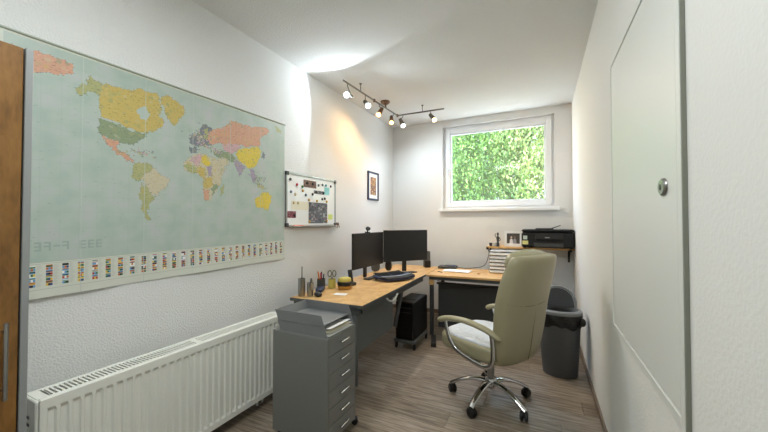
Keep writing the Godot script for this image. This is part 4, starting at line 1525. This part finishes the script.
func build_whiteboard():
	var w := 0.82
	var h := 0.525
	var b = thing("whiteboard", "aluminium-framed whiteboard covered with notes and magnets beside the map", "whiteboard", Vector3(ROOM_LEFT, 1.335, -2.345 - w / 2), PI / 2)
	var s := st0()
	box_between(s, Vector3(-w / 2 + 0.01, 0.01, 0.002), Vector3(w / 2 - 0.01, h - 0.01, 0.012), 0.001)
	part(s, "panel", M.white_gloss, b)
	for q in [[Vector3(-w / 2, 0, 0.001), Vector3(-w / 2 + 0.018, h, 0.02)], [Vector3(w / 2 - 0.018, 0, 0.001), Vector3(w / 2, h, 0.02)], [Vector3(-w / 2, 0, 0.001), Vector3(w / 2, 0.018, 0.02)], [Vector3(-w / 2, h - 0.018, 0.001), Vector3(w / 2, h, 0.02)]]:
		s = st0()
		box_between(s, q[0], q[1], 0.003)
		part(s, "frame_bar", M.steel, b)
	for x in [-1.0, 1.0]:
		for y in [0.0, 1.0]:
			s = st0()
			bx(s, Vector3(x * (w / 2 - 0.016), 0.016 + y * (h - 0.032), 0.011), Vector3(0.038, 0.038, 0.026), 0.005)
			part(s, "corner_cap", M.dark_grey, b)
	s = st0()
	box_between(s, Vector3(-w / 2 + 0.05, -0.008, 0.0), Vector3(w / 2 - 0.05, -0.002, 0.06), 0.002)
	box_between(s, Vector3(-w / 2 + 0.05, -0.008, 0.055), Vector3(w / 2 - 0.05, 0.008, 0.06), 0.002)
	part(s, "pen_tray", M.steel, b)
	s = st0()
	tube(s, [Vector3(0, 0.008, 0), Vector3(0.13, 0.008, 0)], 0.008, 8)
	single(s, "marker_pen", M.pink_red, "red marker pen lying in the tray of the whiteboard", "pen", Vector3(ROOM_LEFT + 0.03, 1.333, -2.44), PI / 2)
	# papers and prints
	var at := 0.0125
	for q in [["note_sheet", 0.017, 0.366, 0.078, 0.106, M.paper_white, "narrow white note at the upper left of the whiteboard", "note"],
			["note_sheet", 0.10, 0.373, 0.14, 0.105, M.paper_white, "white card under the red magnet on the whiteboard", "note"],
			["note_sheet", 0.602, 0.347, 0.095, 0.085, M.teal_pale, "pale turquoise note at the right of the whiteboard", "note"],
			["note_sheet", 0.074, 0.165, 0.27, 0.085, M.paper_cream, "wide cream slip in the middle left of the whiteboard", "note"],
			["note_sheet", 0.675, 0.072, 0.085, 0.06, mat("lime_note", c8(214, 226, 130), 0.7), "lime yellow sticky note at the lower right of the whiteboard", "note"]]:
		var o = wall_thing(sheet(q[3], q[4]), q[0], q[5], q[6], q[7], q[1] + q[3] / 2, q[2] + q[4] / 2, at)
	var rng := RandomNumberGenerator.new()
	rng.seed = 8
	var pics := [["photo_print", 0.252, 0.40, 0.205, 0.075, [c8(112, 84, 72), c8(86, 62, 56), c8(148, 118, 100)], "brown photo strip with two faces on the whiteboard"],
		["photo_print", 0.419, 0.345, 0.18, 0.036, [c8(60, 60, 62), c8(190, 186, 180), c8(80, 84, 92)], "small dark strip of print below the round magnets on the whiteboard"],
		["photo_print", 0.021, 0.085, 0.121, 0.064, [c8(120, 40, 64), c8(96, 34, 52), c8(170, 120, 130)], "maroon card at the lower left of the whiteboard"],
		["photo_print", 0.334, 0.03, 0.324, 0.222, [c8(92, 96, 102), c8(70, 74, 80), c8(134, 132, 136), c8(120, 92, 100), c8(156, 160, 158)], "large grey photo collage at the bottom of the whiteboard"]]
	for i in pics.size():
		var q: Array = pics[i]
		var im := Image.create(120, 84, false, Image.FORMAT_RGB8)
		im.fill(q[5][0])
		for k in 130:
			im.fill_rect(Rect2i(rng.randi_range(0, 112), rng.randi_range(0, 78), rng.randi_range(4, 16), rng.randi_range(3, 12)), q[5][rng.randi() % q[5].size()])
		wall_thing(sheet(q[3], q[4]), q[0], print_material("print_%d" % i, im, 0.5), q[6], "photo", q[1] + q[3] / 2, q[2] + q[4] / 2, at)
	# magnets
	var disc := st0()
	lathe(disc, [0.0, 0.008, 0.011, 0.0075, 0.014, 0.004, 0.0145, 0.0], 14, Transform3D(Basis(Vector3.RIGHT, PI / 2), Vector3.ZERO))
	var dm := done(disc)
	var kinds := {"black": M.black_plastic, "yellow": M.gold_yellow, "red": M.pink_red, "green": mat("magnet_green", c8(70, 120, 60), 0.5), "cream": mat("magnet_cream", c8(214, 196, 150), 0.5), "slate": mat("magnet_slate", c8(88, 104, 120), 0.5), "teal": mat("magnet_teal", c8(40, 140, 150), 0.5)}
	for q in [["black", 0.058, 0.455, "at the top of the narrow white note"], ["red", 0.152, 0.413, "in the middle of the white card"], ["green", 0.234, 0.40, "at the right edge of the white card"], ["black", 0.31, 0.445, "on the left face of the brown photo strip"], ["black", 0.402, 0.445, "on the right face of the brown photo strip"], ["slate", 0.496, 0.44, "just right of the brown photo strip"], ["slate", 0.567, 0.452, "between two others in the top row"], ["teal", 0.63, 0.452, "above the turquoise note"], ["black", 0.721, 0.45, "in the upper right corner"], ["yellow", 0.241, 0.36, "below the white card"], ["slate", 0.068, 0.335, "below the narrow white note"], ["cream", 0.131, 0.315, "alone below the white card"], ["slate", 0.287, 0.32, "alone near the middle"], ["black", 0.394, 0.335, "left of the small dark strip"], ["black", 0.457, 0.365, "on the left end of the small dark strip"], ["black", 0.585, 0.362, "on the right end of the small dark strip"], ["black", 0.562, 0.295, "left one of a close pair"], ["black", 0.608, 0.303, "right one of a close pair"], ["yellow", 0.339, 0.272, "above the left corner of the grey collage"], ["yellow", 0.47, 0.27, "above the middle of the grey collage"], ["yellow", 0.644, 0.272, "above the right corner of the grey collage"], ["cream", 0.11, 0.232, "left one on the cream slip"], ["cream", 0.174, 0.234, "right one on the cream slip"], ["black", 0.12, 0.112, "on the maroon card"], ["yellow", 0.345, 0.05, "at the lower left of the grey collage"], ["yellow", 0.645, 0.058, "at the lower right of the grey collage"]]:
		wall_thing(dm, "magnet", kinds[q[0]], "round %s magnet on the whiteboard, %s" % [q[0], q[3]], "magnet", q[1], q[2], at + 0.001, "magnets on the whiteboard")
	# clip hanging off the lower right corner
	var cl = thing("key_bunch", "small bunch of brown keys hanging beside the whiteboard corner", "keys", Vector3(ROOM_LEFT + 0.012, 1.37, -3.195), PI / 2)
	s = st0()
	lathe(s, [0.0, 0.0, 0.005, 0.0, 0.005, 0.02, 0.008, 0.024, 0.0, 0.026], 8, Transform3D(Basis(Vector3.RIGHT, PI / 2), Vector3(0, 0, -0.012)))
	part(s, "hook", M.steel, cl)
	for k in 3:
		s = st0()
		slab(s, PackedVector2Array([Vector2(-0.011, 0.0), Vector2(0.011, 0.0), Vector2(0.013, -0.02), Vector2(0.005, -0.028), Vector2(0.005, -0.06), Vector2(-0.004, -0.062), Vector2(-0.005, -0.028), Vector2(-0.013, -0.02)]), 0.003, Transform3D(Basis(Vector3.BACK, -0.7 + 0.6 * k), Vector3(0.004 * k, 0.0, 0.004 * k + 0.002)))
		part(s, "key", M.brass_dull, cl)
	# framed picture further along the wall
	var pf = thing("picture_frame", "dark blue framed small picture high on the left wall above the monitors", "picture", Vector3(ROOM_LEFT, 1.69, -4.115), PI / 2)
	var pw := 0.32
	var phh := 0.405
	for q in [[Vector3(-pw / 2, 0, 0.0), Vector3(-pw / 2 + 0.024, phh, 0.022)], [Vector3(pw / 2 - 0.024, 0, 0.0), Vector3(pw / 2, phh, 0.022)], [Vector3(-pw / 2 + 0.024, 0, 0.0), Vector3(pw / 2 - 0.024, 0.024, 0.022)], [Vector3(-pw / 2 + 0.024, phh - 0.024, 0.0), Vector3(pw / 2 - 0.024, phh, 0.022)]]:
		s = st0()
		box_between(s, q[0], q[1], 0.003)
		part(s, "frame_bar", mat("frame_blue", c8(34, 54, 88), 0.4), pf)
	s = st0()
	box_between(s, Vector3(-pw / 2 + 0.02, 0.02, 0.002), Vector3(pw / 2 - 0.02, phh - 0.02, 0.010), 0)
	part(s, "mount", M.paper_white, pf)
	var im2 := Image.create(64, 96, false, Image.FORMAT_RGB8)
	im2.fill(c8(150, 112, 84))
	for k in 260:
		im2.fill_rect(Rect2i(rng.randi_range(0, 58), rng.randi_range(0, 90), rng.randi_range(2, 9), rng.randi_range(3, 12)), [c8(186, 140, 92), c8(120, 84, 70), c8(214, 172, 110), c8(96, 74, 80), c8(168, 118, 72)][rng.randi() % 5])
	put(sheet(0.17, 0.25), "print", print_material("wall_picture", im2, 0.5), pf, Vector3(0.0, phh / 2, 0.0125))

func cup(called, label, at: Vector3, r, h, m):
	var c = thing(called, label, "pen holder", at)
	var s := st0()
	lathe(s, [r * 0.94, 0.0, r, 0.003, r, h, r - 0.003, h, r - 0.003, 0.006, 0.0, 0.005], 18)
	part(s, "cup", m, c)
	return c

func pen(label, foot: Vector3, tip: Vector3, m, r := 0.0042):
	var s := st0()
	var d := (tip - foot).normalized()
	tube(s, [foot, foot + d * 0.012, tip - d * 0.01, tip], [0.0012, r, r, r * 0.6], 8)
	single(s, "pen", m, label, "pen")

func build_desk_things():
	var y := 0.742
	# steel holders at the near left corner
	cup("pen_holder", "taller brushed steel pen holder at the near corner of the desk", Vector3(-1.872, y, -2.235), 0.031, 0.15, M.steel)
	pen("long thin dark pen standing upright in the taller steel holder", Vector3(-1.87, y + 0.01, -2.235), Vector3(-1.866, y + 0.255, -2.232), M.dark_grey)
	cup("pen_holder", "shorter steel pen holder with a grey cap beside the taller one", Vector3(-1.80, y, -2.262), 0.027, 0.115, M.steel)
	pen("grey marker pen in the shorter steel holder", Vector3(-1.80, y + 0.01, -2.262), Vector3(-1.785, y + 0.155, -2.255), M.mid_grey, 0.008)
	pen("olive marker pen in the shorter steel holder", Vector3(-1.805, y + 0.01, -2.27), Vector3(-1.80, y + 0.14, -2.28), mat("pen_olive", c8(120, 118, 90), 0.5), 0.008)
	# black mouse and a heap of glasses case
	var ms = thing("computer_mouse", "flat black mouse lying at the near edge of the desk", "mouse", Vector3(-1.735, y, -2.285), 0.9)
	var s := st0()
	cushion(s, Vector3(0, 0.016, 0), Vector3(0.062, 0.036, 0.10), 2.6, Basis(), 20, 10)
	part(s, "shell", M.black_plastic, ms)
	s = st0()
	lathe(s, [0.0, -0.004, 0.008, -0.004, 0.008, 0.004, 0.0, 0.004], 12, Transform3D(Basis(Vector3.BACK, PI / 2), Vector3(0, 0.03, -0.025)))
	part(s, "wheel", M.mid_grey, ms)
	s = st0()
	cushion(s, Vector3(0, 0.022, 0), Vector3(0.075, 0.044, 0.165), 3.0, Basis(), 20, 10)
	single(s, "glasses_case", M.blue_dark, "dark blue glasses case lying behind the black mouse", "case", Vector3(-1.83, y, -2.44), 0.5)
	# dark pencil cup
	cup("pen_holder", "dark pencil cup full of coloured pens near the wall", Vector3(-1.885, y, -2.53), 0.038, 0.10, M.dark_grey)
	for k in 6:
		var a := k * 1.05
		pen(["black pen in the dark pencil cup", "red pen in the dark pencil cup", "orange pen in the dark pencil cup", "grey pen in the dark pencil cup", "dark blue pen in the dark pencil cup", "pale pen in the dark pencil cup"][k], Vector3(-1.885 + cos(a) * 0.012, y + 0.008, -2.53 + sin(a) * 0.012), Vector3(-1.885 + cos(a) * 0.032, y + 0.15 + 0.012 * (k % 3), -2.53 + sin(a) * 0.032), [M.black_plastic, M.red_plastic, mat("pen_orange", c8(214, 120, 50), 0.4), M.mid_grey, M.blue_dark, M.paper_cream][k], 0.006)
	# yellow cup with scissors
	cup("pen_holder", "olive yellow cup holding the scissors on the desk", Vector3(-1.835, y, -2.635), 0.036, 0.085, M.olive_yellow)
	var sc = thing("scissors", "scissors with looped handles standing in the olive yellow cup", "scissors", Vector3(-1.835, y + 0.008, -2.635), deg_to_rad(40))
	for sg in [-1.0, 1.0]:
		s = st0()
		slab(s, PackedVector2Array([Vector2(0, 0), Vector2(0.006 * sg, 0.005), Vector2(0.010 * sg, 0.10), Vector2(0.0, 0.10)]), 0.002, Transform3D(Basis(), Vector3(0, 0, 0.001 * sg)))
		var bl = part(s, "blade", M.steel, sc)
		s = st0()
		var loop := []
		for k in 17:
			var a := TAU * k / 16.0
			loop.append(Vector3(sg * 0.022 + cos(a) * 0.017, 0.128 + sin(a) * 0.03, 0))
		tube(s, loop, 0.0045, 6, 1.0, Vector3.BACK)
		part(s, "handle", mat("scissor_olive", c8(96, 92, 56), 0.5), bl)
	# round jar: black lid and collar over an amber base
	var jr = thing("jar", "round amber jar with wide black collar and pale lid on the desk", "jar", Vector3(-1.70, y, -2.655))
	jr.scale = Vector3(1.4, 1.05, 1.4)
	s = st0()
	lathe(s, [0.044, 0.0, 0.047, 0.003, 0.047, 0.028, 0.044, 0.03], 24)
	part(s, "base", M.amber, jr)
	s = st0()
	lathe(s, [0.046, 0.03, 0.051, 0.034, 0.051, 0.062, 0.045, 0.066], 24)
	part(s, "collar", M.black_plastic, jr)
	s = st0()
	lathe(s, [0.043, 0.066, 0.045, 0.07, 0.043, 0.092, 0.036, 0.1, 0.0, 0.101], 24)
	part(s, "lid", M.olive_yellow, jr)
	var cd := put(sheet(0.115, 0.08), "note_card", M.paper_white, null, Vector3(-1.60, y + 0.0012, -2.43)) as MeshInstance3D
	cd.rotation = Vector3(-PI / 2, 0, 0.2)
	tag(cd, "small white card lying flat on the desk in front of the jar", "card")
	# phone on a stand
	var pn = thing("desk_phone", "black cordless phone standing in its cradle beside the jar", "phone", Vector3(-1.735, y, -2.83), deg_to_rad(70))
	s = st0()
	bx(s, Vector3(0, 0.015, 0.0), Vector3(0.075, 0.03, 0.085), 0.008)
	part(s, "cradle", M.black_plastic, pn)
	s = st0()
	bx(s, Vector3(0, 0.085, -0.012), Vector3(0.05, 0.14, 0.025), 0.008, Basis(Vector3.RIGHT, -0.2))
	part(s, "handset", M.black_plastic, pn)
	# window desk: router, papers, pen, leads
	var rt = thing("router", "flat dark grey router lying at the back of the window desk", "router", Vector3(-1.165, y, -4.44), deg_to_rad(4))
	s = st0()
	bx(s, Vector3(0, 0.018, 0), Vector3(0.25, 0.03, 0.15), 0.006)
	part(s, "body", M.dark_grey, rt)
	s = st0()
	bx(s, Vector3(0.03, 0.036, 0), Vector3(0.14, 0.012, 0.1), 0.003)
	part(s, "top_plate", M.blue_dark, rt)
	for k in 3:
		var p := put(sheet(0.297, 0.21, 0.002), "paper_sheet", M.paper_white, null, Vector3(-1.02 + 0.03 * k, y + 0.003 + 0.0026 * k, -4.235 + 0.01 * k)) as MeshInstance3D
		p.rotation = Vector3(-PI / 2, 0, 0.12 - 0.1 * k)
		tag(p, ["lowest white paper sheet lying on the window desk", "middle white paper sheet lying on the window desk", "topmost white paper sheet lying on the window desk"][k], "paper", "papers on the window desk")
	pen("short dark pen lying on the window desk left of the papers", Vector3(-1.21, y + 0.005, -4.09), Vector3(-1.12, y + 0.005, -4.0), M.dark_grey)
	s = st0()
	tube(s, curve([Vector3(-1.04, y + 0.01, -4.50), Vector3(-0.92, y + 0.008, -4.48), Vector3(-0.8, y + 0.02, -4.52), Vector3(-0.70, y + 0.05, -4.5), Vector3(-0.655, y + 0.12, -4.55), Vector3(-0.65, 1.0, -4.72)]), 0.004, 6)
	single(s, "cable", M.black_rubber, "black cable rising from the window desk to the shelf end", "cable")
	s = st0()
	lathe(s, [0.02, 0.0, 0.022, 0.002, 0.018, 0.012, 0.0, 0.014], 14)
	single(s, "desk_grommet", mat("cork", c8(180, 120, 70), 0.6), "small round wooden knob on the window desk before the drawer box", "knob", Vector3(-0.69, y, -4.1))

func build_trees():
	var s := st0()
	box_between(s, Vector3(-30, -0.35, -50), Vector3(30, -0.2, ROOM_BACK - 0.3), 0)
	var g = put(done(s), "ground", mat("bounce_ground", c8(204, 200, 188), 0.95))  # unseen ground, its pale tone made up to bounce light onto the ceiling
	g.set_meta("kind", "structure")
	var leaf := st0()
	leaf.set_smooth_group(-1)
	for q in [[Vector3(0, 0, 0), Vector3(-0.017, 0.038, 0.006), Vector3(0, 0.085, 0)], [Vector3(0, 0, 0), Vector3(0, 0.085, 0), Vector3(0.017, 0.038, 0.006)]]:
		for v in q:
			leaf.add_vertex(v)
	leaf.generate_normals()
	var lm := leaf.commit()
	var look := StandardMaterial3D.new()
	look.resource_name = "leaf_green"
	look.vertex_color_use_as_albedo = true
	look.roughness = 0.45
	look.cull_mode = BaseMaterial3D.CULL_DISABLED
	look.backlight_enabled = true
	look.backlight = Color(0.32, 0.42, 0.1)
	var bark = mat("bark", c8(96, 84, 68), 0.9)
	var rng := RandomNumberGenerator.new()
	rng.seed = 31
	var specs := [
		["weeping green tree filling the left half of the window view", Vector3(-2.4, -0.2, -9.3), Vector3(2.3, 3.3, 1.5), 3.2, 85000, [Color(0.13, 0.28, 0.045), Color(0.24, 0.40, 0.08), Color(0.07, 0.17, 0.03)], 0.9],
		["yellow-green tree filling the right half of the window view", Vector3(0.9, -0.2, -9.1), Vector3(2.2, 3.2, 1.4), 3.1, 80000, [Color(0.34, 0.42, 0.10), Color(0.55, 0.56, 0.24), Color(0.15, 0.28, 0.05)], 0.35],
		["tall green tree standing behind the two nearer ones outside", Vector3(-1.0, -0.2, -12.4), Vector3(5.0, 4.2, 1.6), 4.0, 90000, [Color(0.14, 0.26, 0.05), Color(0.22, 0.34, 0.08), Color(0.09, 0.18, 0.04)], 0.5]]
	for t in specs:
		var tr = thing("tree", t[0], "tree", t[1])
		var rad: Vector3 = t[2]
		var top: float = t[3]
		s = st0()
		tube(s, curve([Vector3.ZERO, Vector3(0.08, top * 0.4, 0.03), Vector3(-0.04, top * 0.8, 0.0), Vector3(0.05, top + rad.y * 0.6, 0)]), [0.17, 0.16, 0.155, 0.15, 0.145, 0.14, 0.13, 0.12, 0.115, 0.11, 0.1, 0.09, 0.08, 0.07, 0.06, 0.055, 0.05, 0.04, 0.03], 9)
		part(s, "trunk", bark, tr)
		var tips := []
		for k in 14:
			var a := k * 2.4
			var hgt := top * 0.5 + k * (rad.y + top * 0.3) / 14.0
			var tip := Vector3(cos(a) * rad.x * 0.75, hgt + 0.5, sin(a) * rad.z * 0.75)
			s = st0()
			tube(s, curve([Vector3(0, hgt - 0.2, 0), tip * Vector3(0.5, 0, 0.5) + Vector3(0, hgt + 0.25, 0), tip]), [0.06, 0.056, 0.052, 0.048, 0.043, 0.038, 0.033, 0.028, 0.023, 0.018, 0.014, 0.011, 0.008], 6)
			part(s, "branch", bark, tr)
		var mm := MultiMesh.new()
		mm.transform_format = MultiMesh.TRANSFORM_3D
		mm.use_colors = true
		mm.mesh = lm
		var count: int = t[4]
		mm.instance_count = count
		var per := 14
		var anchor := Vector3.ZERO
		var tone := Color.WHITE
		for i in count:
			if i % per == 0:
				var d := Vector3(rng.randfn(), rng.randfn(), rng.randfn()).normalized() * pow(rng.randf(), 0.45)
				anchor = Vector3(0, top, 0) + d * rad
				tone = t[5][rng.randi() % 3].lerp(t[5][rng.randi() % 3], rng.randf())
			var f := float(i % per) / per
			var p: Vector3 = anchor + Vector3(rng.randfn(0, 0.05), -f * 0.55 * t[6] + rng.randfn(0, 0.05), rng.randfn(0, 0.05)) + Vector3(rng.randfn(0, 0.10), rng.randfn(0, 0.08), rng.randfn(0, 0.10)) * (1.0 - t[6])
			var b := Basis.from_euler(Vector3(PI + rng.randfn(0, 0.7), rng.randf() * TAU, rng.randfn(0, 0.6))).scaled(Vector3.ONE * rng.randf_range(0.75, 1.35))
			mm.set_instance_transform(i, Transform3D(b, p))
			mm.set_instance_color(i, tone * rng.randf_range(0.8, 1.25))
		var fo := MultiMeshInstance3D.new()
		fo.name = "foliage"
		fo.multimesh = mm
		fo.material_override = look
		fo.set_meta("kind", "stuff")
		tr.add_child(fo)
